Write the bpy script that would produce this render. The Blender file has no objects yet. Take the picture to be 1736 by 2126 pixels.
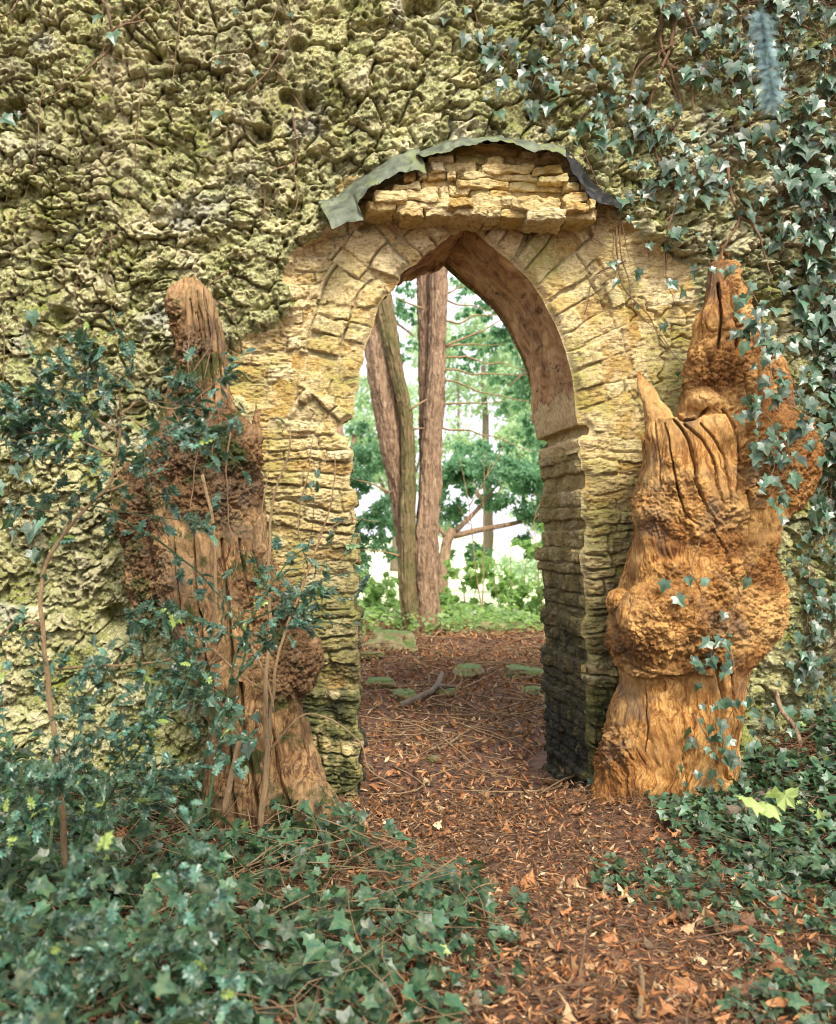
import bpy, math, random
import numpy as np
from mathutils import Vector, Matrix
R_ = math.radians
C = bpy.context.scene.collection

# ------------------------------------------------------------------ camera, sky, sun, exposure
D0, EYE, F, U0, V0 = 5.0, 1.5, 1835.0, 560.0, 1110.0      # metres to the wall, eye height, focal length and principal point
sc = bpy.context.scene
cam = bpy.data.cameras.new('camera'); co = bpy.data.objects.new('camera', cam); C.objects.link(co)
co.location = (0, -D0, EYE); co.rotation_euler = (R_(90), 0, 0)
cam.sensor_width = 36; cam.sensor_height = 36; cam.sensor_fit = 'AUTO'
cam.lens = 36 * F / 2126
cam.shift_x = (868 - U0) / 2126; cam.shift_y = (V0 - 1063) / 2126
cam.clip_start = .05; cam.clip_end = 3000
cam.dof.use_dof = True; cam.dof.focus_distance = 4.9; cam.dof.aperture_fstop = 2.2
sc.camera = co
SUN_EL, SUN_AZ = 50, 12            # elevation, degrees to the right of straight behind the camera
w = bpy.data.worlds.new('World'); sc.world = w; w.use_nodes = True
nt = w.node_tree; bg = nt.nodes['Background']
sky = nt.nodes.new('ShaderNodeTexSky'); sky.sky_type = 'NISHITA'; sky.sun_disc = False
sky.sun_elevation = R_(SUN_EL); sky.sun_rotation = R_(180 - SUN_AZ)
sky.air_density = 1.0; sky.dust_density = 6.0; sky.ozone_density = 1.0
hs_ = nt.nodes.new('ShaderNodeHueSaturation'); hs_.inputs['Saturation'].default_value = .6; hs_.inputs['Value'].default_value = 1.35
tin = nt.nodes.new('ShaderNodeMix'); tin.data_type = 'RGBA'; tin.blend_type = 'MULTIPLY'; tin.inputs[0].default_value = 1; tin.inputs[7].default_value = (1, .98, 1.05, 1)
oc = nt.nodes.new('ShaderNodeMix'); oc.data_type = 'RGBA'; oc.inputs[0].default_value = .78; oc.inputs[7].default_value = (2.5, 2.5, 2.6, 1)      # thin even cloud over the sky
nt.links.new(sky.outputs[0], oc.inputs[6]); nt.links.new(oc.outputs[2], hs_.inputs['Color']); nt.links.new(hs_.outputs[0], tin.inputs[6]); nt.links.new(tin.outputs[2], bg.inputs[0]); bg.inputs[1].default_value = .15
sl = bpy.data.lights.new('sun', 'SUN'); so = bpy.data.objects.new('sun', sl); C.objects.link(so)
sl.energy = 1.7; sl.angle = R_(16); sl.color = (1, .93, .80)
sd = Vector((math.sin(R_(SUN_AZ)) * math.cos(R_(SUN_EL)), -math.cos(R_(SUN_AZ)) * math.cos(R_(SUN_EL)), math.sin(R_(SUN_EL))))
so.rotation_euler = sd.to_track_quat('Z', 'Y').to_euler(); so.location = (3, -6, 12)
sc.view_settings.view_transform = 'Standard'; sc.view_settings.look = 'None'
sc.view_settings.gamma = 1; sc.view_settings.exposure = 1.72; sc.cycles.filter_width = 1.05
sc.cycles.max_bounces = 6; sc.cycles.diffuse_bounces = 3; sc.cycles.transparent_max_bounces = 8

# ------------------------------------------------------------------ helpers
def pt(u, v, Y=0.0):
    d = D0 + Y
    return ((u - U0) * d / F, Y, EYE - (v - V0) * d / F)
def P2(l): return np.array([(pt(u, v)[0], pt(u, v)[2]) for u, v in l])

def _h(ix, iy, iz, seed):
    with np.errstate(over='ignore'):
        h = (ix.astype(np.int64).astype(np.uint32) * np.uint32(374761393) + iy.astype(np.int64).astype(np.uint32) * np.uint32(668265263)
             + iz.astype(np.int64).astype(np.uint32) * np.uint32(2246822519) + np.uint32((seed * 3266489917) & 0xffffffff))
        h ^= h >> np.uint32(15); h *= np.uint32(2246822519); h ^= h >> np.uint32(13); h *= np.uint32(3266489917); h ^= h >> np.uint32(16)
    return h.astype(np.float64) / 4294967296.0
def n2(x, y, seed=0):
    ix, iy = np.floor(x), np.floor(y); fx, fy = x - ix, y - iy
    fx = fx * fx * (3 - 2 * fx); fy = fy * fy * (3 - 2 * fy); z = np.zeros_like(ix)
    a = _h(ix, iy, z, seed); b = _h(ix + 1, iy, z, seed); c = _h(ix, iy + 1, z, seed); d = _h(ix + 1, iy + 1, z, seed)
    return ((a + (b - a) * fx) * (1 - fy) + (c + (d - c) * fx) * fy) * 2 - 1
def n3(x, y, zz, seed=0):
    ix, iy, iz = np.floor(x), np.floor(y), np.floor(zz); fx, fy, fz = x - ix, y - iy, zz - iz
    fx = fx * fx * (3 - 2 * fx); fy = fy * fy * (3 - 2 * fy); fz = fz * fz * (3 - 2 * fz)
    r = 0
    for dz in (0, 1):
        a = _h(ix, iy, iz + dz, seed); b = _h(ix + 1, iy, iz + dz, seed); c = _h(ix, iy + 1, iz + dz, seed); d = _h(ix + 1, iy + 1, iz + dz, seed)
        v = (a + (b - a) * fx) * (1 - fy) + (c + (d - c) * fx) * fy
        r = r + v * (fz if dz else 1 - fz)
    return r * 2 - 1
def fbm2(x, y, s, seed=0, o=4, g=.5):
    r, a = 0, 1
    for i in range(o): r = r + a * n2(x * s + 17.3 * i, y * s - 9.1 * i, seed + i); s *= 2.03; a *= g
    return r
def fbm3(p, s, seed=0, o=4, g=.5):
    r, a = 0, 1
    for i in range(o): r = r + a * n3(p[:, 0] * s + 7.3 * i, p[:, 1] * s + 3.1 * i, p[:, 2] * s - 5.7 * i, seed + i); s *= 2.03; a *= g
    return r
def worley2(x, y, seed=0, jit=.9):
    ix, iy = np.floor(x), np.floor(y)
    f1 = np.full(x.shape, 9.); f2 = np.full(x.shape, 9.); idv = np.zeros(x.shape); z = np.zeros_like(ix)
    for dx in (-1, 0, 1):
        for dy in (-1, 0, 1):
            cx, cy = ix + dx, iy + dy
            px = cx + .5 + jit * (_h(cx, cy, z, seed) - .5); py = cy + .5 + jit * (_h(cx, cy, z + 1, seed) - .5)
            d = np.sqrt((px - x) ** 2 + (py - y) ** 2); i = _h(cx, cy, z + 2, seed)
            m = d < f1; f2 = np.where(m, f1, np.minimum(f2, d)); idv = np.where(m, i, idv); f1 = np.where(m, d, f1)
    return f1, f2, idv
def worley3(p, s, seed=0):
    x, y, zz = p[:, 0] * s, p[:, 1] * s, p[:, 2] * s
    ix, iy, iz = np.floor(x), np.floor(y), np.floor(zz); f1 = np.full(x.shape, 9.); f2 = f1.copy()
    for dx in (-1, 0, 1):
        for dy in (-1, 0, 1):
            for dz in (-1, 0, 1):
                cx, cy, cz = ix + dx, iy + dy, iz + dz
                d = np.sqrt((cx + _h(cx, cy, cz, seed) - x) ** 2 + (cy + _h(cx, cy, cz, seed + 1) - y) ** 2 + (cz + _h(cx, cy, cz, seed + 2) - zz) ** 2)
                m = d < f1; f2 = np.where(m, f1, np.minimum(f2, d)); f1 = np.where(m, d, f1)
    return f1, f2
def sst(a, b, x):
    t = np.clip((x - a) / (b - a), 0, 1); return t * t * (3 - 2 * t)

def mesh(name, V, Fa, mat=None, parent=None, attrs=None, smooth=True):
    V = np.asarray(V, np.float32); Fa = np.asarray(Fa, np.int32); k = Fa.shape[1]
    me = bpy.data.meshes.new(name)
    me.vertices.add(len(V)); me.vertices.foreach_set('co', V.ravel())
    me.loops.add(Fa.size); me.loops.foreach_set('vertex_index', Fa.ravel())
    me.polygons.add(len(Fa)); me.polygons.foreach_set('loop_start', np.arange(0, Fa.size, k, dtype=np.int32))
    me.update(calc_edges=True)
    me.polygons.foreach_set('use_smooth', np.full(len(Fa), smooth))
    for a, val in (attrs or {}).items():
        at = me.attributes.new(a, 'FLOAT', 'POINT'); at.data.foreach_set('value', np.asarray(val, np.float32))
    if mat: me.materials.append(mat)
    o = bpy.data.objects.new(name, me); C.objects.link(o)
    if parent:
        o.parent = parent; o.matrix_parent_inverse = Matrix.Translation(parent.location).inverted()
    return o
def thing(name, label, cat, loc=(0, 0, 0), group=None):
    o = bpy.data.objects.new(name, None); C.objects.link(o); o.location = loc; o.empty_display_size = .1
    return tag(o, label, cat, group)
def tag(o, label=None, cat=None, group=None, kind=None):
    if label: o['label'] = label
    if cat: o['category'] = cat
    if group: o['group'] = group
    if kind: o['kind'] = kind
    return o

class MB:                                  # collects pieces (tris or quads) for ONE mesh object
    def __init__(s): s.V, s.F, s.A, s.n = [], [], [], 0
    def add(s, V, Fa, a=0.5):
        V = np.asarray(V, float); Fa = np.asarray(Fa, int)
        if Fa.shape[1] == 3: Fa = np.concatenate([Fa, Fa[:, :1]], 1) if False else Fa
        s.V.append(V); s.F.append((Fa + s.n)); s.A.append(np.full(len(V), a) if np.isscalar(a) else a); s.n += len(V)
    def build(s, name, mat, parent=None, smooth=True):
        fs = [np.concatenate([f[:, [0, 1, 2]], f[:, [0, 2, 3]]]) if f.shape[1] == 4 else f for f in s.F]
        return mesh(name, np.concatenate(s.V), np.concatenate(fs), mat, parent, {'rnd': np.concatenate(s.A)}, smooth)

def smooth_path(P, step):
    P = np.asarray(P, float)
    if len(P) < 3:
        n = max(2, int(np.linalg.norm(P[-1] - P[0]) / step) + 1); t = np.linspace(0, 1, n)[:, None]
        return P[0] * (1 - t) + P[-1] * t
    Q = np.vstack([2 * P[0] - P[1], P, 2 * P[-1] - P[-2]]); out = []
    for i in range(1, len(Q) - 2):
        n = max(1, int(np.linalg.norm(Q[i + 1, :3] - Q[i, :3]) / step)); t = (np.arange(n) / n)[:, None]
        a, b, c, d = Q[i - 1], Q[i], Q[i + 1], Q[i + 2]
        out.append(.5 * ((2 * b) + (c - a) * t + (2 * a - 5 * b + 4 * c - d) * t ** 2 + (3 * b - a - 3 * c + d) * t ** 3))
    out.append(P[-1:]); return np.vstack(out)
def tube_geo(P, r, sides=6):
    P = np.asarray(P, float); n = len(P); r = np.broadcast_to(r, (n,)) if np.ndim(r) <= 1 else r
    T = np.gradient(P, axis=0); T /= np.linalg.norm(T, axis=1)[:, None] + 1e-9
    up = np.array([.13, -.97, .2]); S = np.cross(T, up); S /= np.linalg.norm(S, axis=1)[:, None] + 1e-9; B = np.cross(T, S)
    a = np.arange(sides) / sides * 2 * np.pi
    V = P[:, None] + r[:, None, None] * (np.cos(a)[None, :, None] * S[:, None] + np.sin(a)[None, :, None] * B[:, None])
    V = V.reshape(-1, 3); i = np.arange(n - 1)[:, None] * sides; j = np.arange(sides)[None]; k = (j + 1) % sides
    Fq = np.stack([i + j, i + k, i + sides + k, i + sides + j], -1).reshape(-1, 4)
    V = np.vstack([V, P[:1], P[-1:]]); b = n * sides; jj = np.arange(sides)
    c1 = np.stack([np.full(sides, b), (jj + 1) % sides, jj], 1); L = (n - 1) * sides
    c2 = np.stack([np.full(sides, b + 1), L + jj, L + (jj + 1) % sides], 1)
    Ft = np.vstack([Fq[:, [0, 1, 2]], Fq[:, [0, 2, 3]], c1, c2]); return V, Ft
def tube(mb, P, r0, r1=None, sides=6, step=.03, wob=0, a=.5, rng=np.random):
    P = smooth_path(P, step); n = len(P)
    if wob: P = P + np.stack([n2(np.arange(n) * .35, np.full(n, 3.7), int(rng.randint(9999))) for _ in range(3)], 1) * wob
    r = np.linspace(r0, r0 if r1 is None else r1, n)
    V, Ft = tube_geo(P, r, sides); mb.add(V, Ft, a); return P

def rotmat(dirs, ups, roll=None):
    """rows: local x, y (leaf tip direction), z (leaf normal) -> world"""
    y = dirs / (np.linalg.norm(dirs, axis=1)[:, None] + 1e-9); x = np.cross(y, ups); x /= np.linalg.norm(x, axis=1)[:, None] + 1e-9
    z = np.cross(x, y); return np.stack([x, y, z], 1)
def scatter(name, tv, tf, pos, Rm, scale, rnd, mat, parent=None, smooth=False):
    tv = np.asarray(tv, float); tf = np.asarray(tf, int); n, k = len(pos), len(tv)
    sc_ = scale[:, None, None] if np.ndim(scale) == 1 else scale[:, None, :]
    V = np.einsum('kc,ncd->nkd', tv, Rm) * 1.0 if np.ndim(scale) == 1 else None
    if V is None: V = np.einsum('nkc,ncd->nkd', tv[None] * sc_, Rm)
    else: V = V * sc_
    V = (V + pos[:, None]).reshape(-1, 3); Fa = (tf[None] + (np.arange(n) * k)[:, None, None]).reshape(-1, tf.shape[1])
    return mesh(name, V, Fa, mat, parent, {'rnd': np.repeat(rnd, k)}, smooth)

# leaf shapes, tip along +y
def fan(outline, cy, fold=.25, droop=.25, wav=0):
    o = np.array(outline, float); n = len(o); V = np.zeros((n + 1, 3)); V[1:, :2] = o; V[0, :2] = (0, cy)
    V[:, 2] = np.abs(V[:, 0]) * fold - V[:, 1] ** 2 * droop
    if wav: V[1:, 2] += wav * np.where(np.arange(n) % 2, 1, -1)
    return V, np.array([(0, i + 1, (i + 1) % n + 1) for i in range(n)])
_iv = [(0, 0), (.16, -.14), (.40, -.14), (.36, .12), (.56, .36), (.26, .52), (.14, .78), (0, 1.02)]
IVY = fan(_iv + [(-x, y) for x, y in _iv[-2:0:-1]], .28, .22, .22)
_hv = [(0, 0), (.10, .02), (.26, .06), (.17, .18), (.34, .30), (.20, .40), (.35, .56), (.17, .66), (.22, .82), (.07, .86), (0, 1.08)]
HOLLY = fan(_hv + [(-x, y) for x, y in _hv[-2:0:-1]], .45, .25, .15, .045)
LITTER = (np.array([(0, 0, 0), (.16, .25, .06), (.2, .55, .12), (0, 1, .22), (-.2, .5, .14), (-.14, .2, .05), (0, .5, -.03)]),
          np.array([(6, 0, 1), (6, 1, 2), (6, 2, 3), (6, 3, 4), (6, 4, 5), (6, 5, 0)]))
_bv = [(0, 0), (.3, .02), (.55, .2), (.42, .38), (.62, .6), (.3, .68), (.2, .85), (0, 1.0)]
BROAD = fan(_bv + [(-x, y) for x, y in _bv[-2:0:-1]], .4, -.3, -.2, .05)
DIA = (np.array([(0, 0, 0), (.26, .35, .05), (.2, .7, .03), (0, 1, -.1), (-.2, .7, .03), (-.26, .35, .05)]), np.array([(0, 1, 2), (0, 2, 3), (0, 3, 4), (0, 4, 5)]))
NEEDLE = (np.array([(0, 0, 0), (.05, .5, 0), (0, 1, 0), (-.05, .5, 0)]), np.array([(0, 1, 2), (0, 2, 3)]))

# ------------------------------------------------------------------ materials
def new_mat(name):
    m = bpy.data.materials.new(name); m.use_nodes = True; t = m.node_tree; return m, t, t.nodes['Principled BSDF'], t.nodes['Material Output']
def N(t, typ, **kw):
    n = t.nodes.new(typ)
    for k, v in kw.items():
        if k in n.inputs.keys(): n.inputs[k].default_value = v
        else: setattr(n, k, v)
    return n
def noise(t, vec, scale, detail=6, rough=.6, dist=0):
    n = N(t, 'ShaderNodeTexNoise', Scale=scale, Detail=detail, Roughness=rough, Distortion=dist)
    if vec: t.links.new(vec, n.inputs['Vector'])
    return n.outputs['Fac']
def coords(t, scl=(1, 1, 1)):
    g = N(t, 'ShaderNodeTexCoord'); m = N(t, 'ShaderNodeMapping'); m.inputs['Scale'].default_value = scl
    t.links.new(g.outputs['Object'], m.inputs['Vector']); return m.outputs[0]
def ramp(t, fac, stops):
    r = N(t, 'ShaderNodeValToRGB'); e = r.color_ramp.elements
    while len(e) < len(stops): e.new(.5)
    for i, (p, c) in enumerate(stops): e[i].position = p; e[i].color = (*c, 1) if len(c) == 3 else c
    t.links.new(fac, r.inputs[0]); return r.outputs[0]
def mix(t, fac, a, b, mode='MIX'):
    m = N(t, 'ShaderNodeMix', data_type='RGBA', blend_type=mode)
    for s, v in ((0, fac), (6, a), (7, b)):
        if isinstance(v, (float, int)): m.inputs[s].default_value = v
        elif isinstance(v, tuple): m.inputs[s].default_value = (*v, 1)
        else: t.links.new(v, m.inputs[s])
    return m.outputs[2]
def math_(t, op, a, b=0.0, clamp=False):
    m = N(t, 'ShaderNodeMath', operation=op, use_clamp=clamp)
    for s, v in ((0, a), (1, b)):
        if isinstance(v, (float, int)): m.inputs[s].default_value = v
        else: t.links.new(v, m.inputs[s])
    return m.outputs[0]
def attr(t, name): return N(t, 'ShaderNodeAttribute', attribute_name=name).outputs['Fac']
def bump(t, b, h, strength, dist, prev=None):
    n = N(t, 'ShaderNodeBump', Strength=strength, Distance=dist); t.links.new(h, n.inputs['Height'])
    if prev: t.links.new(prev, n.inputs['Normal'])
    if b: t.links.new(n.outputs[0], b.inputs['Normal'])
    return n.outputs[0]
def upness(t, lo, hi):
    g = N(t, 'ShaderNodeNewGeometry'); s = N(t, 'ShaderNodeSeparateXYZ'); t.links.new(g.outputs['Normal'], s.inputs[0])
    m = N(t, 'ShaderNodeMapRange'); m.inputs[1].default_value = lo; m.inputs[2].default_value = hi
    t.links.new(s.outputs[2], m.inputs[0]); return m.outputs[0]

def stone_mat(name, kind):
    m, t, b, o = new_mat(name); c = coords(t)
    big = noise(t, c, 1.1, 4, .6); mid = noise(t, c, 6, 8, .7, .6); fine = noise(t, c, 45, 6, .75); sid = attr(t, 'sid')
    vor = N(t, 'ShaderNodeTexVoronoi', feature='DISTANCE_TO_EDGE', Scale=26.0); t.links.new(c, vor.inputs['Vector'])
    cell = vor.outputs['Distance']
    if kind == 'tufa':
        col = ramp(t, sid, [(0, (.31, .31, .125)), (.3, (.49, .48, .19)), (.5, (.64, .61, .29)), (.68, (.41, .45, .21)), (.85, (.57, .51, .22)), (1, (.74, .70, .44))])
        col = mix(t, ramp(t, mid, [(.42, (0, 0, 0)), (.56, (1, 1, 1))]), col, (.26, .265, .10))
        col = mix(t, ramp(t, fine, [(.5, (0, 0, 0)), (.62, (1, 1, 1))]), col, (.74, .68, .42))
        col = mix(t, ramp(t, noise(t, c, .9, 5, .6), [(.52, (0, 0, 0)), (.62, (.4, .4, .4))]), col, (.28, .26, .16))
        col = mix(t, ramp(t, noise(t, coords(t, (1.3, 1, .8)), 1.3, 6, .65), [(.54, (0, 0, 0)), (.64, (.7, .7, .7))]), col, (.62, .55, .34))
        col = mix(t, ramp(t, noise(t, c, 30, 7, .8), [(.34, (.7, .7, .7)), (.42, (0, 0, 0))]), col, (.17, .165, .075))
        moss = math_(t, 'MULTIPLY', ramp(t, noise(t, c, 3.2, 6, .7), [(.49, (0, 0, 0)), (.62, (1, 1, 1))]), upness(t, -.35, .55))
        col = mix(t, moss, col, ramp(t, fine, [(.3, (.10, .135, .02)), (.7, (.33, .36, .07))]))
        col = mix(t, ramp(t, noise(t, c, 2.3, 5, .6), [(.58, (0, 0, 0)), (.7, (.8, .8, .8))]), col, (.42, .42, .33))
    else:
        if kind == 'soffit':
            col = ramp(t, mid, [(.34, (.12, .06, .028)), (.46, (.32, .18, .08)), (.66, (.55, .36, .17))])
            col = mix(t, ramp(t, noise(t, coords(t, (5, 1.5, 5)), 3, 8, .8), [(.56, (0, 0, 0)), (.64, (1, 1, 1))]), col, (.06, .04, .025))
            col = mix(t, ramp(t, noise(t, c, 2.6, 7, .7), [(.62, (0, 0, 0)), (.66, (1, 1, 1))]), col, (.50, .36, .22))
        else:
            col = ramp(t, sid, [(0, (.40, .24, .06)), (.25, (.56, .39, .13)), (.5, (.70, .58, .30)), (.75, (.58, .43, .16)), (1, (.74, .64, .38))])
            col = mix(t, ramp(t, mid, [(.42, (0, 0, 0)), (.62, (.8, .8, .8))]), col, (.72, .60, .34))
            col = mix(t, ramp(t, fine, [(.50, (0, 0, 0)), (.62, (.9, .9, .9))]), col, (.40, .26, .08))
            col = mix(t, ramp(t, noise(t, coords(t, (1, 1, 2.2)), 22, 8, .8), [(.36, (.8, .8, .8)), (.46, (0, 0, 0))]), col, (.17, .12, .045))
            if kind == 'lime':       # mortar: sandy where sound, brown and dirty where it has washed out
                jn = math_(t, 'ADD', attr(t, 'joint'), math_(t, 'MULTIPLY', math_(t, 'SUBTRACT', noise(t, c, 60, 4, .7), .5), .016))
                jf = N(t, 'ShaderNodeMapRange'); jf.inputs[1].default_value = .010; jf.inputs[2].default_value = .003; t.links.new(jn, jf.inputs[0])
                col = mix(t, jf.outputs[0], col, ramp(t, noise(t, c, 5, 4, .6), [(.36, (.19, .13, .05)), (.52, (.54, .45, .25))]))
            g = math_(t, 'MULTIPLY', ramp(t, noise(t, c, 2.4, 7, .7), [(.46, (0, 0, 0)), (.62, (1, 1, 1))]), upness(t, -.9, .5))
            col = mix(t, g, col, (.30, .29, .07))
        if kind == 'soffit':     # the plaster ends ragged above the bare springing stone
            s0 = N(t, 'ShaderNodeSeparateXYZ'); t.links.new(c, s0.inputs[0]); zz = math_(t, 'ADD', s0.outputs[2], math_(t, 'MULTIPLY', math_(t, 'SUBTRACT', noise(t, c, 6, 6, .7), .5), .55))
            sp = N(t, 'ShaderNodeMapRange'); sp.inputs[1].default_value = 2.30; sp.inputs[2].default_value = 2.27; t.links.new(zz, sp.inputs[0])
            col = mix(t, sp.outputs[0], col, ramp(t, fine, [(.35, (.26, .18, .07)), (.6, (.50, .39, .20))]))
        # damp algae and lichen on the lowest two metres of the jambs
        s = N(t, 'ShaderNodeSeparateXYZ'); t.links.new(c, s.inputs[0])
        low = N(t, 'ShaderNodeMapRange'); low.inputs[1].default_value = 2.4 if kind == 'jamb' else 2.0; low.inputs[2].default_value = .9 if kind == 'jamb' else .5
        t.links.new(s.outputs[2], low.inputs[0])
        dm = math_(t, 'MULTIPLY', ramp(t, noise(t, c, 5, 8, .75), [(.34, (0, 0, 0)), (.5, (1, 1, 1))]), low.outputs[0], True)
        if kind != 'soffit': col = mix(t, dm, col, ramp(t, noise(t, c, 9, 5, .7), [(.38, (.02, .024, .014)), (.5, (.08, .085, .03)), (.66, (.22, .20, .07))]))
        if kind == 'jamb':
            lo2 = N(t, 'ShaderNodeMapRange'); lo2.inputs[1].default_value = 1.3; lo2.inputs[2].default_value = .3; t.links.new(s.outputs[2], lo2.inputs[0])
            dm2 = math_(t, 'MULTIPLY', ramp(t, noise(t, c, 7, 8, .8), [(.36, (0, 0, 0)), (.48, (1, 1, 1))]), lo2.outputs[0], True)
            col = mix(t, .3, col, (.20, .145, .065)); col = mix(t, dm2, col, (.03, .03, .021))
    t.links.new(col, b.inputs['Base Color']); b.inputs['Roughness'].default_value = .95; b.inputs['Specular IOR Level'].default_value = .2
    if kind == 'soffit': bump(t, b, mid, .5, .02, bump(t, None, fine, .3, .006))
    else:
        n1 = bump(t, None, fine, .9, .03 if kind == 'tufa' else .014)
        n1 = bump(t, None, cell, .6 if kind == 'tufa' else .25, .02, n1)
        st = noise(t, coords(t, (1, 1, 5)), 12, 6, .7)
        bump(t, b, st if kind != 'tufa' else mid, .7, .035, n1)
    return m
def wood_mat(name, dark, mid_, light, pale, moss=.3, grey=None):
    m, t, b, o = new_mat(name); c = coords(t); bu = attr(t, 'burl')
    wn = N(t, 'ShaderNodeTexNoise', Scale=3.5, Detail=3.0); t.links.new(c, wn.inputs['Vector'])
    sub = N(t, 'ShaderNodeVectorMath', operation='SUBTRACT'); t.links.new(wn.outputs['Color'], sub.inputs[0]); sub.inputs[1].default_value = (.5, .5, .5)
    scv = N(t, 'ShaderNodeVectorMath', operation='MULTIPLY'); t.links.new(sub.outputs[0], scv.inputs[0]); scv.inputs[1].default_value = (.22, .22, .1)
    add = N(t, 'ShaderNodeVectorMath', operation='ADD'); t.links.new(c, add.inputs[0]); t.links.new(scv.outputs[0], add.inputs[1])
    def st(k):
        mp = N(t, 'ShaderNodeMapping'); mp.inputs['Scale'].default_value = (1, 1, k); t.links.new(add.outputs[0], mp.inputs['Vector']); return mp.outputs[0]
    grain = noise(t, st(.08), 48, 9, .72, .4); gr2 = noise(t, st(.05), 90, 6, .7, .2); mot = noise(t, c, 20, 10, .8, .8); big = noise(t, add.outputs[0], 4.5, 7, .7)
    col = ramp(t, grain, [(.36, dark), (.45, mid_), (.53, light), (.66, pale)])
    col = mix(t, math_(t, 'MULTIPLY', ramp(t, gr2, [(.36, (1, 1, 1)), (.47, (0, 0, 0))]), .6), col, mix(t, .5, mid_, dark))
    v0 = N(t, 'ShaderNodeTexVoronoi', feature='DISTANCE_TO_EDGE', Scale=34.0); t.links.new(add.outputs[0], v0.inputs['Vector'])
    colb = ramp(t, mot, [(.36, dark), (.44, mid_), (.52, light), (.66, pale)])
    colb = mix(t, ramp(t, v0.outputs['Distance'], [(.01, (.5, .5, .5)), (.06, (0, 0, 0))]), colb, dark)
    col = mix(t, bu, col, colb)
    col = mix(t, ramp(t, big, [(.44, (0, 0, 0)), (.58, (.7, .7, .7))]), col, mix(t, .45, mid_, dark), 'MIX')
    col = mix(t, ramp(t, noise(t, c, 2.2, 4, .6), [(.46, (0, 0, 0)), (.62, (.55, .55, .55))]), col, pale)
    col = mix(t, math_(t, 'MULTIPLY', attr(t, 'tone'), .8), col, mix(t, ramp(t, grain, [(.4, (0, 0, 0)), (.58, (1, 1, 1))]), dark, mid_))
    if grey: col = mix(t, math_(t, 'MULTIPLY', ramp(t, noise(t, c, 3.1, 6, .7), [(.52, (0, 0, 0)), (.64, (1, 1, 1))]), .75), col, mix(t, grain, tuple(.4 * q for q in grey), grey))
    if moss:
        mf = ramp(t, noise(t, c, 5, 6, .7), [(.53, (0, 0, 0)), (.60, (1, 1, 1))])
        col = mix(t, math_(t, 'MULTIPLY', mf, moss), col, (.035, .052, .010))
    t.links.new(col, b.inputs['Base Color']); b.inputs['Roughness'].default_value = .85; b.inputs['Specular IOR Level'].default_value = .2
    vb = math_(t, 'MULTIPLY', v0.outputs['Distance'], bu)
    bump(t, b, grain, .7, .022, bump(t, None, gr2, .8, .010, bump(t, None, mot, .8, .018, bump(t, None, vb, .7, .012))))
    return m
def bark_mat(name, stops, mossy=0):
    m, t, b, o = new_mat(name); g = coords(t, (1, 1, .25)); c = coords(t)
    a = noise(t, g, 26, 9, .8, .8); col = ramp(t, a, stops)
    if mossy: col = mix(t, ramp(t, noise(t, c, 3, 5, .6), [(.45, (0, 0, 0)), (.6, (mossy,) * 3)]), col, (.16, .17, .05))
    t.links.new(col, b.inputs['Base Color']); b.inputs['Roughness'].default_value = .9
    bump(t, b, a, 1, .05); return m
def leaf_mat(name, stops, rough=.38, trans=.3, tcol=(.25, .4, .08), spec=.5, var=5):
    m, t, b, o = new_mat(name); r = attr(t, 'rnd'); col = ramp(t, r, stops)
    n = noise(t, coords(t), var * 8, 4, .6); col = mix(t, ramp(t, n, [(.4, (0, 0, 0)), (.7, (.35, .35, .35))]), col, mix(t, .5, col, (.45, .45, .2)))
    t.links.new(col, b.inputs['Base Color']); b.inputs['Roughness'].default_value = rough; b.inputs['Specular IOR Level'].default_value = spec
    bump(t, b, noise(t, coords(t), 90, 3, .6), .25, .004)
    if trans:
        tr = N(t, 'ShaderNodeBsdfTranslucent'); tc = mix(t, .6, col, tcol); t.links.new(tc, tr.inputs['Color'])
        ms = N(t, 'ShaderNodeMixShader'); ms.inputs[0].default_value = trans
        t.links.new(b.outputs[0], ms.inputs[1]); t.links.new(tr.outputs[0], ms.inputs[2]); t.links.new(ms.outputs[0], o.inputs['Surface'])
    return m
M = {}
M['tufa'] = stone_mat('tufa_rock', 'tufa'); M['lime'] = stone_mat('limestone', 'lime')
M['jamb'] = stone_mat('jamb_stone', 'jamb'); M['soffit'] = stone_mat('soffit_render', 'soffit')
M['woodR'] = wood_mat('golden_wood', (.080, .026, .009), (.32, .140, .034), (.60, .325, .095), (.76, .50, .195), 0, (.26, .18, .11))
M['woodL'] = wood_mat('brown_wood', (.022, .012, .007), (.145, .074, .030), (.36, .21, .085), (.52, .34, .16), .85, (.2, .145, .09))
M['bark_red'] = bark_mat('red_bark', [(.37, (.06, .036, .022)), (.46, (.30, .185, .105)), (.62, (.58, .41, .26))])
M['bark_green'] = bark_mat('green_bark', [(.3, (.09, .06, .03)), (.5, (.26, .19, .085)), (.7, (.42, .34, .15))], .55)
M['stem_tan'] = bark_mat('tan_stem', [(.3, (.20, .12, .05)), (.5, (.38, .25, .12)), (.7, (.52, .38, .20))])
M['stem_grey'] = bark_mat('grey_stem', [(.3, (.10, .08, .055)), (.5, (.22, .17, .11)), (.7, (.34, .28, .2))])
M['stem_green'] = bark_mat('green_stem', [(.3, (.04, .08, .03)), (.6, (.09, .17, .06))])
M['root'] = bark_mat('vine_root', [(.3, (.12, .065, .03)), (.5, (.27, .16, .08)), (.7, (.40, .27, .15))])
M['ivy'] = leaf_mat('ivy_leaf', [(0, (.008, .028, .016)), (.45, (.024, .076, .044)), (.8, (.05, .135, .08)), (.95, (.11, .23, .15)), (1, (.30, .36, .10))], .36, .18, (.2, .4, .1), .65)
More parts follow.
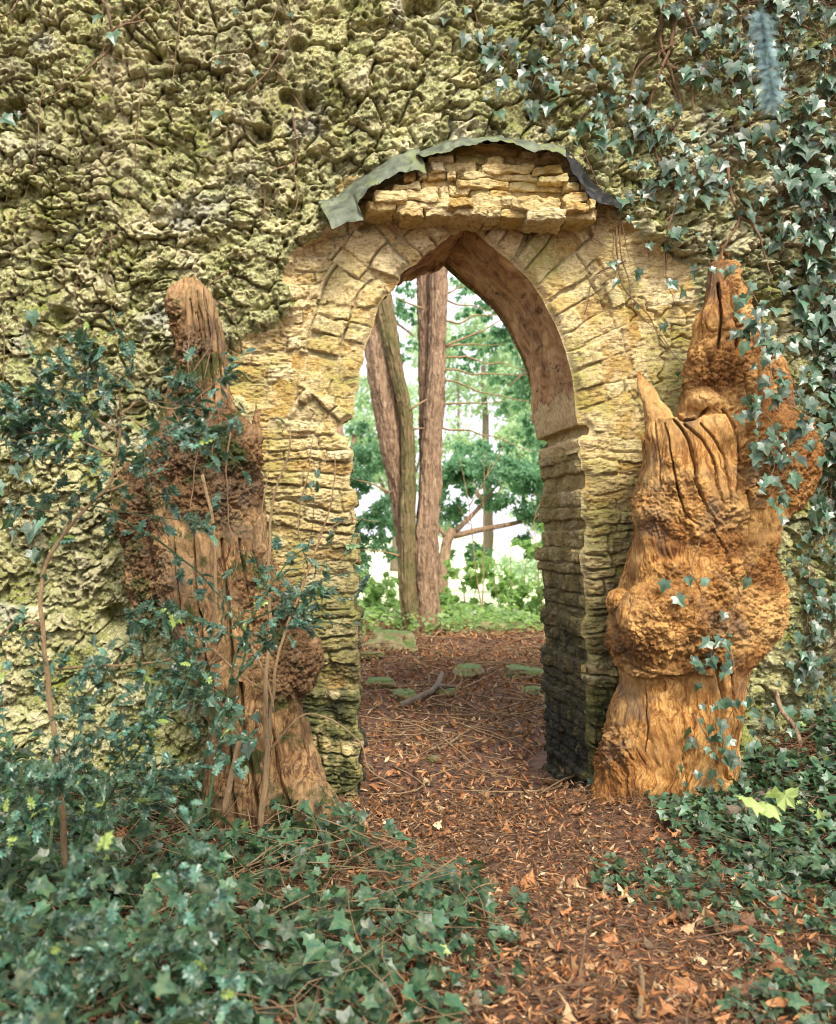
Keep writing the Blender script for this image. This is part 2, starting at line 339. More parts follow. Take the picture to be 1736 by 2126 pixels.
M['ivy_dark'] = leaf_mat('ground_ivy_leaf', [(0, (.005, .020, .010)), (.45, (.013, .050, .024)), (.8, (.034, .105, .05)), (.95, (.08, .18, .10)), (1, (.20, .27, .07))], .38, .15, (.2, .4, .1), .35)
M['holly'] = leaf_mat('holly_leaf', [(0, (.008, .032, .022)), (.5, (.024, .080, .052)), (.9, (.08, .20, .15)), (1, (.2, .28, .06))], .36, .15, (.2, .4, .1), .6)
M['litter'] = leaf_mat('dead_leaf', [(0, (.022, .012, .009)), (.25, (.085, .036, .020)), (.5, (.22, .088, .036)), (.74, (.42, .18, .068)), (.86, (.36, .22, .11)), (1, (.66, .52, .32))], .6, .12, (.5, .25, .08), .3)
M['dark_fol'] = leaf_mat('evergreen_leaf', [(0, (.035, .10, .07)), (.6, (.12, .28, .16)), (1, (.28, .48, .25))], .45, .5, (.3, .6, .25), .5)
M['mid_fol'] = leaf_mat('shrub_leaf', [(0, (.12, .24, .10)), (.6, (.30, .47, .18)), (1, (.58, .70, .34))], .5, .65, (.4, .65, .12), .4)
M['haze_pale_fol'] = leaf_mat('haze_pale_leaf', [(0, (.22, .34, .20)), (.6, (.40, .54, .32)), (1, (.60, .70, .45))], .6, .5, (.6, .8, .45), .3)  # distance haze put into the leaf colour of the far trees
M['lime_leaf'] = leaf_mat('lime_leaf', [(0, (.3, .42, .12)), (1, (.42, .52, .2))], .5, .4, (.5, .7, .1), .3)
M['blue_needle'] = leaf_mat('blue_needle', [(0, (.08, .16, .17)), (1, (.25, .38, .42))], .6, .2, (.3, .5, .5), .3)
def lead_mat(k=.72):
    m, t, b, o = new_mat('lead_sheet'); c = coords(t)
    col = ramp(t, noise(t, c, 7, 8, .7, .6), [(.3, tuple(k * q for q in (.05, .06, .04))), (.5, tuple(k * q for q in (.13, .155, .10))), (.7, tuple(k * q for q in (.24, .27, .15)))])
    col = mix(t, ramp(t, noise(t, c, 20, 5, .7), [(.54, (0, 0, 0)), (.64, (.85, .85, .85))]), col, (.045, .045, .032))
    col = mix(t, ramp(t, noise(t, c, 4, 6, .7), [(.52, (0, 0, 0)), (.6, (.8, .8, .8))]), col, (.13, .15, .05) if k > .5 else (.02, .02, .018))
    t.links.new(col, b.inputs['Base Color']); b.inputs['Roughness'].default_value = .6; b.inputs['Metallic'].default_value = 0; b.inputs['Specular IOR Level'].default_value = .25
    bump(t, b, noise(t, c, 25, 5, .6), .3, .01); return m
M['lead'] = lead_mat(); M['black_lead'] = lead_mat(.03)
def ground_mat():
    m, t, b, o = new_mat('woodland_floor'); c = coords(t)
    a = noise(t, c, 18, 8, .75, .4); fn = noise(t, c, 70, 5, .7)
    col = ramp(t, a, [(.3, (.03, .016, .010)), (.48, (.09, .042, .02)), (.62, (.17, .08, .035)), (.75, (.28, .15, .08))])
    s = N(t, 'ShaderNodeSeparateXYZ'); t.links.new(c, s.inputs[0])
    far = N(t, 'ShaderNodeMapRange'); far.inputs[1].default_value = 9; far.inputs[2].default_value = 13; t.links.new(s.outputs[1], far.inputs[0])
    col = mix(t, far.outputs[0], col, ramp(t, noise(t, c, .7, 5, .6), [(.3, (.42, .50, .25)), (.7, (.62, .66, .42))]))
    t.links.new(col, b.inputs['Base Color']); b.inputs['Roughness'].default_value = .95
    bump(t, b, fn, .6, .02, bump(t, None, a, .7, .03)); return m
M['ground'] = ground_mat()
def moss_mat():
    m, t, b, o = new_mat('mossy_stone'); c = coords(t)
    col = ramp(t, noise(t, c, 12, 7, .7), [(.3, (.16, .13, .07)), (.6, (.40, .34, .18))])
    col = mix(t, math_(t, 'MULTIPLY', upness(t, .1, .8), ramp(t, noise(t, c, 6, 6, .7), [(.3, (0, 0, 0)), (.42, (1, 1, 1))])), col, ramp(t, noise(t, c, 40, 4), [(.3, (.03, .06, .01)), (.7, (.11, .17, .035))]))
    t.links.new(col, b.inputs['Base Color']); b.inputs['Roughness'].default_value = .95; bump(t, b, noise(t, c, 50, 5, .7), .6, .01); return m
M['moss'] = moss_mat()

# ------------------------------------------------------------------ ground
def G(x, y):
    x = np.asarray(x, float); y = np.asarray(y, float)
    g = .42 * sst(2.1, 3.2, x) * sst(-2.4, -.4, y) * (1 - sst(0.3, 2.5, y))
    g = g + .13 * sst(1.1, .25, np.hypot((x - 2.15) / 1.0, (y + .45) / .8)) * (y < .3)
    g = g + .10 * sst(-.3, -1.6, x) + .035 * n2(x * 1.3, y * 1.3, 5) + .012 * n2(x * 5, y * 5, 6)
    g = g + .10 * sst(3.5, 7, y) * (1 - sst(8, 13, y)) * (1 + .5 * n2(x * .9, y * .9, 8))
    g = g + .08 * sst(1.0, 4.6, y) * (1 - .6 * sst(6.5, 9, y)) + .03 * n2(x * 2.1 + 3, y * 1.7, 12) * sst(1.5, 4, y) * (1 - sst(8, 12, y))
    return g - 1.0 * sst(11, 40, y)
def nonuni(lo, hi, st, far, k=1.35):
    a = list(np.arange(lo, hi + 1e-6, st)); s = st
    while a[-1] < far: s *= k; a.append(a[-1] + s)
    s = st
    while a[0] > -far: s *= k; a.insert(0, a[0] - s)
    return np.array(a)
gx = nonuni(-3.5, 5, .035, 900); gy = nonuni(-4, 9, .035, 900)
X, Y = np.meshgrid(gx, gy); Z = G(X, Y)
def grid_faces(nr, nc):
    i = np.arange(nr - 1)[:, None] * nc; j = np.arange(nc - 1)[None]
    return np.stack([i + j, i + j + 1, i + nc + j + 1, i + nc + j], -1).reshape(-1, 4)
tag(mesh('ground', np.stack([X, Y, Z], -1).reshape(-1, 3), grid_faces(*X.shape), M['ground']), kind='structure')

# ------------------------------------------------------------------ the grotto wall
wall = thing('grotto_wall', 'rugged yellow green garden wall of pitted rockwork pierced by a pointed stone arch', 'wall', (0, 0, 0))
TH = .75
rs = np.random.RandomState(7)
row_h = rs.uniform(.045, .115, 140); row_e = np.concatenate([[0], np.cumsum(row_h)]) - .5
def row_of(z): return np.clip(np.searchsorted(row_e, z) - 1, 0, len(row_h) - 1)
LJ = [(756, 1790), (753, 1700), (751, 1600), (749, 1500), (747, 1400), (744, 1300), (741, 1200), (737, 1100), (736, 1000), (731, 904), (697, 900), (696, 884), (732, 864), (737, 835), (743, 785), (752, 755), (760, 722), (770, 682), (783, 640), (807, 608), (826, 589), (841, 566), (857, 552), (895, 523), (935, 492), (973, 466)]
RJ = [(973, 466), (1015, 508), (1057, 541), (1095, 577), (1128, 623), (1154, 673), (1174, 727), (1187, 778), (1193, 828), (1200, 882), (1222, 884), (1221, 896), (1204, 912), (1209, 938), (1209, 1050), (1211, 1200), (1214, 1400), (1218, 1550), (1223, 1660), (1226, 1790)]
def dens(l, step=.012):
    p = P2(l); out = [p[:1]]
    for a, b in zip(p[:-1], p[1:]):
        n = max(1, int(np.linalg.norm(b - a) / step)); out.append(a + (b - a) * (np.arange(1, n + 1) / n)[:, None])
    return np.vstack(out)
OL, OR = dens(LJ), dens(RJ)
def roughen(o, side):
    T = np.gradient(o, axis=0); T /= np.linalg.norm(T, axis=1)[:, None]; Nn = np.stack([-T[:, 1], T[:, 0]], 1)
    s = np.concatenate([[0], np.cumsum(np.linalg.norm(np.diff(o, axis=0), axis=1))])
    r = row_of(o[:, 1]); st = (_h(r, r * 0 + side, r * 0, 3) - .5)
    zl = (o[:, 1] - row_e[r]) / row_h[r]; rd = 1 - (2 * np.abs(zl - .5)) ** 12
    jamb = sst(2.2, 2.0, o[:, 1]); a = jamb * (st * .046 * rd - .012 * (1 - rd))
    k = np.floor(s / .1); arch = (1 - jamb) * ((_h(k, k * 0, k * 0, 9) - .5) * .03 if side == 0 else 0)
    d = a + arch + .006 * n2(s * 30, s * 0, 4) * (1 if side == 0 else .25) + .01 * n2(s * 6, s * 0, 5) * (1 if side == 0 else .4)
    m = sst(0, .05, s) * sst(s[-1], s[-1] - .05, s)
    if side == 0: return o + Nn * (-d * m)[:, None], s
    return o + Nn * (-d * m)[:, None], s
OLr, sL = roughen(OL, 0); ORr, sR = roughen(OR, 1)
OUT = np.vstack([OLr, ORr[1:]])

CELL = .0058
wx = np.arange(-2.2, 4.0, CELL); wz = np.arange(-.35, 5.3, CELL)
WX, WZ = np.meshgrid(wx, wz); x, z = WX.ravel(), WZ.ravel()
def inpoly(px, pz, poly):
    ins = np.zeros(px.shape, bool); n = len(poly); j = n - 1
    for i in range(n):
        xi, zi = poly[i]; xj, zj = poly[j]
        if zi != zj:
            c = ((zi > pz) != (zj > pz)); ins ^= c & (px < (xj - xi) * (pz - zi) / (zj - zi) + xi)
        j = i
    return ins
box = (x > -.55) & (x < 2.6) & (z < 3.75); bi = np.nonzero(box)[0]
dist = np.full(x.shape, 9.); npx = x.copy(); npz = z.copy(); ss = np.zeros(x.shape)
bx, bz = x[bi], z[bi]; bd = np.full(bx.shape, 9.); bpx = bx.copy(); bpz = bz.copy(); bs = np.zeros(bx.shape); acc = 0
sub = OUT[::2]; sub = np.vstack([sub, OUT[-1:]])
for a, b in zip(sub[:-1], sub[1:]):
    e = b - a; L2 = e @ e
    if L2 < 1e-12: continue
    lo, hi = min(a[0], b[0]) - .5, max(a[0], b[0]) + .5; zl, zh = min(a[1], b[1]) - .5, max(a[1], b[1]) + .5
    q = np.nonzero((bx > lo) & (bx < hi) & (bz > zl) & (bz < zh))[0]
    t = np.clip(((bx[q] - a[0]) * e[0] + (bz[q] - a[1]) * e[1]) / L2, 0, 1); qx, qz = a[0] + t * e[0], a[1] + t * e[1]
    d = np.hypot(bx[q] - qx, bz[q] - qz); m = d < bd[q]; k = q[m]; bd[k] = d[m]; bpx[k] = qx[m]; bpz[k] = qz[m]; bs[k] = acc + t[m] * math.sqrt(L2); acc += math.sqrt(L2)
dist[bi] = bd; npx[bi] = bpx; npz[bi] = bpz; ss[bi] = bs
inside = np.zeros(x.shape, bool); inside[bi] = inpoly(bx, bz, np.vstack([OUT, [[OUT[-1, 0], -9], [OUT[0, 0], -9]]]))

def tufa_h(x, z):
    wx_ = x + .055 * fbm2(x, z, 2.4, 11, 3) + .012 * fbm2(x, z, 16, 12, 3); wz_ = z + .05 * fbm2(x, z, 2.8, 21, 3) + .012 * fbm2(x, z, 16, 22, 3)
    f1, f2, idv = worley2(wx_ / .20, wz_ / .14, 31); e = f2 - f1
    hA = .060 * sst(0, .14, e) * (.6 + .5 * idv) + .045 * (1 - np.clip(f1, 0, 1) ** 2) + .06 * (idv - .5)
    q1, q2, qid = worley2(wx_ / .10 + 3.3, wz_ / .078 + 1.2, 37)
    hB = .042 * sst(0, .2, q2 - q1) + .03 * (1 - q1 ** 2) + .085 * (qid - .5) + .012
    zo = fbm2(x, z, 1.3, 33, 3); hA = hA + .035 * zo; hB = hB - .02 * zo
    h = np.maximum(hA, hB); bigst = hA > hB; idv = np.where(bigst, idv, qid); tex = sst(-.3, .3, n2(x * 4 + 40 * idv, z * 4, 77))
    rk = (.50 + .8 * sst(-.45, .5, n2(x * 2.3 + 9, z * 2.3, 34) + .5 * n2(x * 6, z * 6, 35))) * np.where(bigst, .75, 1.1)
    g1, g2, gid = worley2(wx_ / .050 + 5, wz_ / .042, 41); h = h + rk * (.020 * sst(0, .35, g2 - g1) * (.4 + gid) + .012 * (1 - g1)) * (.35 + .9 * sst(.2, .8, _h(np.floor(idv * 997), np.floor(idv * 997) * 0, np.floor(idv * 997) * 0, 5)))
    k1, k2, kid = worley2(x / .026 + .3 * fbm2(x, z, 30, 48, 2), z / .023 + 9, 47); h = h + rk * (.006 + .011 * tex) * (1 - k1 ** 2) * (.5 + kid)
    p1, p2, pid = worley2(wx_ / .085, wz_ / .07, 51); h = h - .045 * sst(.27, .10, p1) * (pid > .6) * (.4 + idv)
    p1, p2, pid = worley2(wx_ / .04, wz_ / .04, 53); h = h - .028 * sst(.30, .12, p1) * (pid > .62) * (1 - tex)
    h = h + .05 * fbm2(x, z, 1.8, 61, 3) + .018 * fbm2(x, z, 11, 63, 3) + .011 * fbm2(x, z, 45, 62, 3, .7)
    return h, idv, e
ht, idt, et = tufa_h(x, z)
for (u, v, r, dp) in [(245, 1285, 40, .22), (1295, 320, 26, .12), (640, 225, 28, .14), (540, 290, 30, .12), (40, 235, 30, .14), (95, 560, 18, .1), (600, 215, 20, .12), (870, 30, 40, .12), (1100, 225, 22, .1), (140, 660, 26, .1), (1560, 640, 30, .12), (330, 130, 22, .1), (620, 110, 20, .1)]:
    cx, _, cz = pt(u, v); rr = r / 367; dd = np.hypot((x - cx), (z - cz) * 1.3); ht -= dp * sst(rr * 1.2, rr * .4, dd + .015 * n2(x * 30, z * 30, 3))
# coursed stones
zw = z + .040 * fbm2(x, z, 1.8, 71, 2) + .016 * fbm2(x, z, 8, 72, 3); rowi = row_of(zw)
wrow = .14 + .16 * _h(rowi, rowi * 0, rowi * 0, 81); xw = (x + .02 * fbm2(x, z, 7, 73, 2)) / wrow + 13.7 * _h(rowi, rowi * 0 + 1, rowi * 0, 81)
kk = np.floor(xw); j0 = .3 * (_h(kk, rowi, kk * 0, 83) - .5); j1 = .3 * (_h(kk + 1, rowi, kk * 0, 83) - .5)
shift = (xw - kk < j0); shift2 = (xw - kk > 1 + j1); col_id = kk - shift + shift2
ex = np.abs(np.where(np.abs(xw - kk - j0) < np.abs(xw - kk - 1 - j1), xw - kk - j0, xw - kk - 1 - j1)) * wrow
ez = np.minimum(zw - row_e[rowi], row_e[rowi + 1] - zw)
edge = np.minimum(ex, ez); sid_c = _h(col_id, rowi, rowi * 0, 91); sid2 = _h(col_id, rowi, rowi * 0 + 1, 91); sid3 = _h(col_id, rowi, rowi * 0 + 2, 91)
deep = sst(.0, .9, 1 + .6 * n2(x * 1.4, z * 1.4, 93)) 
mask_gap = sst(-.5, .1, n2(x * 5, z * 5, 98))                       # some joints are filled flush with mortar
lo_ = sst(2.15, 1.9, z)
rr_ = .017 + .012 * lo_
hc = rr_ * sst(0, .012, edge) * (.25 + .75 * mask_gap) + (.022 + .016 * lo_) * (sid_c - .45) * sst(0, .014, edge) + .16 * (sid3 - .5) * np.clip(ex, 0, .1) * (.5 + .5 * lo_) + .25 * (sid2 - .5) * np.clip(zw - row_e[rowi], 0, .1) * .4 + .010 * fbm2(x, z * 2.2, 9, 95, 4) + .007 * fbm2(x, z * 3.0, 42, 96, 3, .7) + .008 * sst(.1, .4, fbm2(x, z * 1.8, 16, 97, 3))
# voussoirs round the arch
arch_m = sst(2.05, 2.12, z) * (dist < .34 + .10 * _h(np.floor(ss / .10), ss * 0, ss * 0, 7))
sw = ss + .012 * fbm2(x, z, 8, 101, 2) + dist * .12; kv = np.floor(sw / .105); jl = .3 * (_h(kv, kv * 0 + 3, kv * 0, 104) - .5); fv = sw / .105 - kv; kv = kv - (fv < jl * (jl > 0)); ev = np.minimum(np.abs(fv - np.maximum(jl, 0)), 1 - fv) * .105
vrow = np.floor(dist / .19 + .5 * _h(kv, kv * 0, kv * 0, 103)); sid_v = _h(kv, vrow, kv * 0, 105)
rightside = x > pt(973, 0)[0]
fvd = dist / .19 + .5 * _h(kv, kv * 0, kv * 0, 103); fvd = np.abs(fvd - np.round(fvd)) * .19
ev = np.minimum(ev, np.where(rightside, np.abs(dist - .30 - .08 * (_h(kv, kv * 0, kv * 0, 203) - .5)), fvd))
hv = np.where(rightside, .024, .024) * sst(0, .010, ev) + .034 * (sid_v - .5) * sst(0, .013, ev) * np.where(rightside, .75, 1.1) + .25 * (_h(kv, vrow, kv * 0, 106) - .5) * (fv - .5) * .105 + .010 * fbm2(x, z, 9, 107, 4) + .006 * fbm2(x, z, 42, 108, 3, .7) + .006 * sst(.1, .4, fbm2(x, z, 16, 109, 3))
hcs = np.where(arch_m > .5, hv, hc); sid_s = np.where(arch_m > .5, sid_v, sid_c); es = np.where(arch_m > .5, ev, edge)
cxp, _, czp = pt(1330, 720); pl = sst(1.25, .6, np.hypot((x - cxp) / .36, (z - czp) / .75) + .35 * fbm2(x, z, 3, 111, 3)) * (1 - .85 * (arch_m > .5))
crack = np.abs(fbm2(x, z, 3.3, 113, 4)); hp = .02 + .016 * fbm2(x, z, 5, 114, 5) - .035 * sst(.05, .0, crack) + .006 * fbm2(x, z, 50, 115, 3, .7)
hcs = hcs * (1 - pl * .75) + hp * pl * .75
poly = P2([(655, 470), (720, 400), (1255, 400), (1290, 470), (1330, 530), (1440, 600), (1480, 760), (1490, 1100), (1420, 1750), (500, 1800), (500, 900), (470, 790), (520, 690), (600, 640), (620, 560)])
pm = inpoly(x + .09 * fbm2(x, z, 4, 121, 4), z + .09 * fbm2(x, z, 4, 122, 4), poly)
# soft edge for the height blend
def boxblur(a, n):
    a = a.reshape(WX.shape).astype(float)
    for ax in (0, 1):
        c = np.cumsum(np.pad(a, [(n, n) if i == ax else (0, 0) for i in (0, 1)], mode='edge'), axis=ax)
        a = (np.take(c, range(2 * n, c.shape[ax]), ax) - np.concatenate([np.zeros_like(np.take(c, [0], ax)), np.take(c, range(0, c.shape[ax] - 2 * n - 1), ax)], ax)) / (2 * n + 1)
    return a.ravel()
ht = ht * .92 + .005; pmb = boxblur(pm, 9); dressed = pm & (et >= -1)
h = (ht - .005) * (1 - pmb) + hcs * pmb
sid = np.where(pm, sid_s, idt); joint = np.where(pm, np.clip(es + .25 * (1 - mask_gap) * 0, 0, .05), .05) + .03 * pl * .75 + .05 * (1 - pmb)
h = h * sst(0, .035, dist) - .006 * sst(.02, 0, dist)
h = h * (1 - .0)
slump = .22 * (h - .02) * (1 - pmb) + .10 * h * pmb; slump *= sst(0, .08, dist)
Vx, Vy, Vz = x.copy(), -h, z - slump
FG = grid_faces(*WX.shape); inf = inside[FG]; allin = inf.all(1); anyin = inf.any(1)
edgev = np.zeros(x.shape, bool); ef = FG[anyin & ~allin]; edgev[ef.ravel()] = True; mv = edgev & inside
Vx[mv] = npx[mv]; Vz[mv] = npz[mv]; Vy[mv] = 0.006
FG = FG[~allin]
Hgrid = (-h).reshape(WX.shape)
def wallY(px, pz):
    i = np.clip(((np.asarray(pz) - wz[0]) / CELL).astype(int), 0, len(wz) - 1); j = np.clip(((np.asarray(px) - wx[0]) / CELL).astype(int), 0, len(wx) - 1)
    return Hgrid[i, j]
fm = dressed[FG].sum(1) >= 2
def submesh(name, faces, mat):
    u, inv = np.unique(faces.ravel(), return_inverse=True)
    return mesh(name, np.stack([Vx[u], Vy[u], Vz[u]], 1), inv.reshape(-1, 4), mat, wall, {'sid': sid[u], 'joint': joint[u]})
submesh('rockwork', FG[~fm], M['tufa']); submesh('stone_surround', FG[fm], M['lime'])
# reveals
def splay(s, s_end, side): return (.14 if side == 0 else 0) * sst(0, .5, s - sL[np.argmax(OLr[:, 1] > pt(0, 902)[2])] ) * sst(0, .55, s_end - s)
def reveal(name, o, s, z0, z1, mat, brick, side):
    s_end = s[-1]
    sel = (o[:, 1] >= z0 - .013) & (o[:, 1] <= z1 + .013); o = o[sel]; s = s[sel]
    ss_ = np.arange(s[0], s[-1], .0075); ss_[-1] = s[-1]; p = np.stack([np.interp(ss_, s, o[:, k]) for k in (0, 1)], 1)
    T = np.gradient(p, axis=0); T /= np.linalg.norm(T, axis=1)[:, None] + 1e-9; Nn = np.stack([T[:, 1], -T[:, 0]], 1)
    yy = np.arange(0.006, TH + .009, .009); Sg, Yg = np.meshgrid(ss_, yy, indexing='ij'); zz = np.broadcast_to(p[:, 1:2], Sg.shape); fade = sst(0.006, .04, Yg)
    if brick:
        r = row_of(zz); wd = .12 + .1 * _h(r, r * 0 + 5, r * 0, 1); k = Yg / wd + 7 * _h(r, r * 0 + 6, r * 0, 1); kf = np.floor(k); ed = np.minimum(np.minimum(k - kf, 1 - k + kf) * wd, np.minimum(zz - row_e[r], row_e[r + 1] - zz))
        si = _h(kf, r, r * 0, 2); d = .018 * sst(0, .011, ed) + .030 * (si - .5) * sst(0, .011, ed) + .008 * fbm2(Sg, Yg, 12, 5, 4) + .007 * fbm2(Sg, Yg, 45, 6, 3, .7)
    else:
        si = np.full(Sg.shape, .5); d = .018 * fbm2(Sg, Yg, 2.5, 15, 6, .6) + .012 * sst(.3, .5, fbm2(Sg, Yg, 4, 19, 3))
    d = (d - .01) * fade - splay(ss_, s_end, side)[:, None] * Yg / TH * (z0 > 1)
    V = np.stack([p[:, 0:1] + Nn[:, 0:1] * d, Yg, p[:, 1:2] + Nn[:, 1:2] * d], -1).reshape(-1, 3)
    mesh(name, V, grid_faces(*Sg.shape), mat, wall, {'sid': si.ravel(), 'joint': np.full(si.size, .05)})
zs = pt(0, 902)[2]; zr = pt(0, 934)[2]
reveal('left_jamb_reveal', OLr, sL, -9, zs, M['jamb'], True, 0); reveal('left_arch_soffit', OLr, sL, zs, 9, M['soffit'], False, 0)
reveal('right_jamb_reveal', ORr, sR, -9, zr, M['jamb'], True, 1); reveal('right_arch_soffit', ORr, sR, zr, 9, M['soffit'], False, 1)
# back face and top
TL = np.gradient(OLr, axis=0); TL /= np.linalg.norm(TL, axis=1)[:, None]; OLs = OLr - np.stack([TL[:, 1], -TL[:, 0]], 1) * splay(sL, sL[-1], 0)[:, None]
bc = np.vstack([OLs[::4], OLs[-1:], ORr[1::4], OUT[-1:]]); n = len(bc); zc = bc[:, 1]; zt = 5.3
ap = int(np.argmax(zc)); mbk = MB()
def bq(a, b, c, d): mbk.add([a, b, c, d], [(0, 1, 2, 3)])
for i in range(n - 1):
    a, b = bc[i], bc[i + 1]; xs = -12.0 if i < ap else 14.0
    bq((a[0], TH, a[1]), (b[0], TH, b[1]), (xs, TH, b[1]), (xs, TH, a[1]))
za = bc[ap, 1]; bq((-12, TH, za), (14, TH, za), (14, TH, zt), (-12, TH, zt))
bq((-12, -.05, zt), (14, -.05, zt), (14, TH, zt), (-12, TH, zt))
bq((-12, -.03, -.5), (wx[0] + .02, -.03, -.5), (wx[0] + .02, -.03, zt), (-12, -.03, zt)); bq((wx[-1] - .02, -.03, -.5), (14, -.03, -.5), (14, -.03, zt), (wx[-1] - .02, -.03, zt))
o = mbk.build('rear_face', M['tufa'], wall, False)

# hood of rough stones over the arch
def cubegrid(n=5):
    V, Fq = [], []
    for ax in range(3):
        for sg in (-1, 1):
            b = len(V); g = np.linspace(-1, 1, n)
            for i in g:
                for j in g:
                    p = [0, 0, 0]; p[ax] = sg; p[(ax + 1) % 3] = i; p[(ax + 2) % 3] = j; V.append(p)
            for i in range(n - 1):
                for j in range(n - 1):
                    q = [b + i * n + j, b + (i + 1) * n + j, b + (i + 1) * n + j + 1, b + i * n + j + 1]; Fq.append(q if sg > 0 else q[::-1])
    return np.array(V, float), np.array(Fq)
CG = cubegrid(13)
def stone_box(mb, c, hs, rot=0, tilt=0, seed=0, rough=.12, rnd=.5):
    V = CG[0].copy(); L = np.maximum((np.abs(V) ** 14).sum(1) ** (1 / 14), 1e-6)[:, None]; V = V / L
    hs = np.array(hs); V = V * hs; q = V + seed * 1.7
    V = V + fbm3(q, 11, seed % 97, 4)[:, None] * rough * hs.min() * (V / hs) + np.stack([fbm3(q, 24, seed % 89 + k, 4, .7) for k in range(3)], 1) * .007
    Rm = np.array(Matrix.Rotation(rot, 3, 'Y') @ Matrix.Rotation(tilt, 3, 'Z')); V = V @ Rm.T + np.array(c); mb.add(V, CG[1], rnd)
hood = MB(); rg = np.random.RandomState(3)
def c1(cx, cy): return 597 + cx * .4186, 233.5 + cy * .4186
rows = [(502, 50, 560, 1545, .24), (458, 48, 380, 1530, .22), (412, 50, 430, 1500, .20), (368, 44, 520, 1475, .185), (326, 42, 560, 1450, .175), (286, 44, 620, 1425, .17), (246, 42, 680, 1395, .165), (208, 42, 740, 1350, .16), (174, 36, 840, 1240, .15)]
for ri, (cy, hh, x0, x1, pr) in enumerate(rows):
    cx = x0 + rg.uniform(0, 20)
    while cx < x1 - 25:
        wd = min(rg.choice([60, 95, 130, 170, 240]) * rg.uniform(.85, 1.15), x1 - cx); dy = rg.uniform(-5, 5); k = .4186 / 367
        u, v = c1(cx + wd / 2, cy + dy + 10 * math.sin(cx * .006)); pj = pr + rg.uniform(-.045, .04); px, _, pz = pt(u, v, -pj)
        if rg.rand() > .06: stone_box(hood, (px, -pj + .10, pz), (wd * k / 2 - rg.uniform(.0, .005), .12, hh * k / 2 * rg.uniform(.72, 1.1)), rg.uniform(-.07, .07), rg.uniform(-.16, .16), int(rg.randint(9999)), rg.uniform(.25, .5), rg.rand())
        cx += wd
ho = hood.build('arch_hood', M['lime'], wall, True)
me = ho.data; at = me.attributes.new('sid', 'FLOAT', 'POINT'); buf = np.zeros(len(me.vertices), np.float32); me.attributes['rnd'].data.foreach_get('value', buf); at.data.foreach_set('value', buf); me.attributes.new('joint', 'FLOAT', 'POINT').data.foreach_set('value', np.full(len(buf), .05, np.float32))
mb = MB()                                 # mortar bed behind the hood stones
hp = [c1(*q) for q in [(330, 500), (1535, 530), (1440, 300), (1340, 215), (1200, 175), (1040, 150), (880, 180), (720, 220), (560, 330), (420, 410)]]
f_ = [pt(u, v, -.14) for u, v in hp]; b_ = [pt(u, v, .03) for u, v in hp]; n = len(hp); cen = pt(*c1(980, 340), -.15)
mb.add(f_ + [cen], [(i, (i + 1) % n, n) for i in range(n)]); mb.add(f_ + b_, [(i, (i + 1) % n, n + (i + 1) % n, n + i) for i in range(n)])
o = mb.build('mortar_bed', M['jamb'], wall, False)

def sheet(name, rowsp, seed, th=.003, mat='lead'):
    """rowsp: list of polylines (same length) of crop points + depth, lofted into a crumpled sheet with thickness"""
    Rw = [smooth_path(np.array([pt(*c1(a, b), Yd) for a, b, Yd in r]), .012) for r in rowsp]
    n = max(len(r) for r in Rw); Rw = [np.stack([np.interp(np.linspace(0, 1, n), np.linspace(0, 1, len(r)), r[:, k]) for k in range(3)], 1) for r in Rw]
    Rw = np.array(Rw); m = 22; tt = np.linspace(0, len(Rw) - 1, m); S = np.stack([Rw[int(min(t, len(Rw) - 2))] * (1 - (t - int(min(t, len(Rw) - 2)))) + Rw[int(min(t, len(Rw) - 2)) + 1] * (t - int(min(t, len(Rw) - 2))) for t in tt])
    P = S.reshape(-1, 3); e = (tt / (len(Rw) - 1)).repeat(n)
    P[:, 1] += .020 * fbm3(P, 7, seed, 4); P[:, 2] += .014 * fbm3(P, 8, seed + 5, 4) * (.3 + e) + (e > .93) * .007 * fbm3(P, 30, seed + 9, 2)
    P[:, 1] -= .014 * sst(.80, .98, 1 - np.abs(fbm3(P, 5, seed + 21, 2))); P[:, 2] += .007 * fbm3(P, 22, seed + 25, 3)
    Fq = grid_faces(m, n); back = P + np.array([0, .004, th]); nn = len(P)
    idx = np.arange(nn).reshape(m, n); bd = np.concatenate([idx[0], idx[1:, -1], idx[-1, ::-1][1:], idx[::-1, 0][1:]])
    rim = np.stack([bd[:-1], bd[1:], bd[1:] + nn, bd[:-1] + nn], 1)
    mesh(name, np.vstack([P, back]), np.vstack([Fq, Fq[:, ::-1] + nn, rim]), M[mat], wall)
Lt = [(155, 450), (200, 432), (250, 415), (275, 385), (400, 305), (520, 232), (600, 190), (655, 192)]
Lb = [(220, 562), (300, 545), (377, 535), (350, 467), (430, 365), (520, 300), (620, 280), (692, 305)]
sheet('lead_flashing', [[(a, b, .03) for a, b in Lt], [(a, b, -.17) for a, b in Lt], [(a, b, -.29) for a, b in Lb]], 1)
Mt = [(640, 200), (760, 160), (900, 135), (1040, 120), (1150, 145), (1250, 166), (1375, 178)]
Mb_ = [(672, 214), (770, 192), (890, 165), (1040, 134), (1150, 172), (1260, 192), (1380, 216)]
sheet('lead_flashing', [[(a, b, .03) for a, b in Mt], [(a, b, -.24) for a, b in Mt], [(a, b, -.30) for a, b in Mb_]], 2)
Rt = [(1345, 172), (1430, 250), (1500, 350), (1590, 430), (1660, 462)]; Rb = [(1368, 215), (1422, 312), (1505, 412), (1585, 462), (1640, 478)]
sheet('lead_flashing', [[(a + 14, b - 8, .03) for a, b in Rt], [(a, b, -.20) for a, b in Rt], [(a, b, -.26) for a, b in Rb]], 3, mat='black_lead')

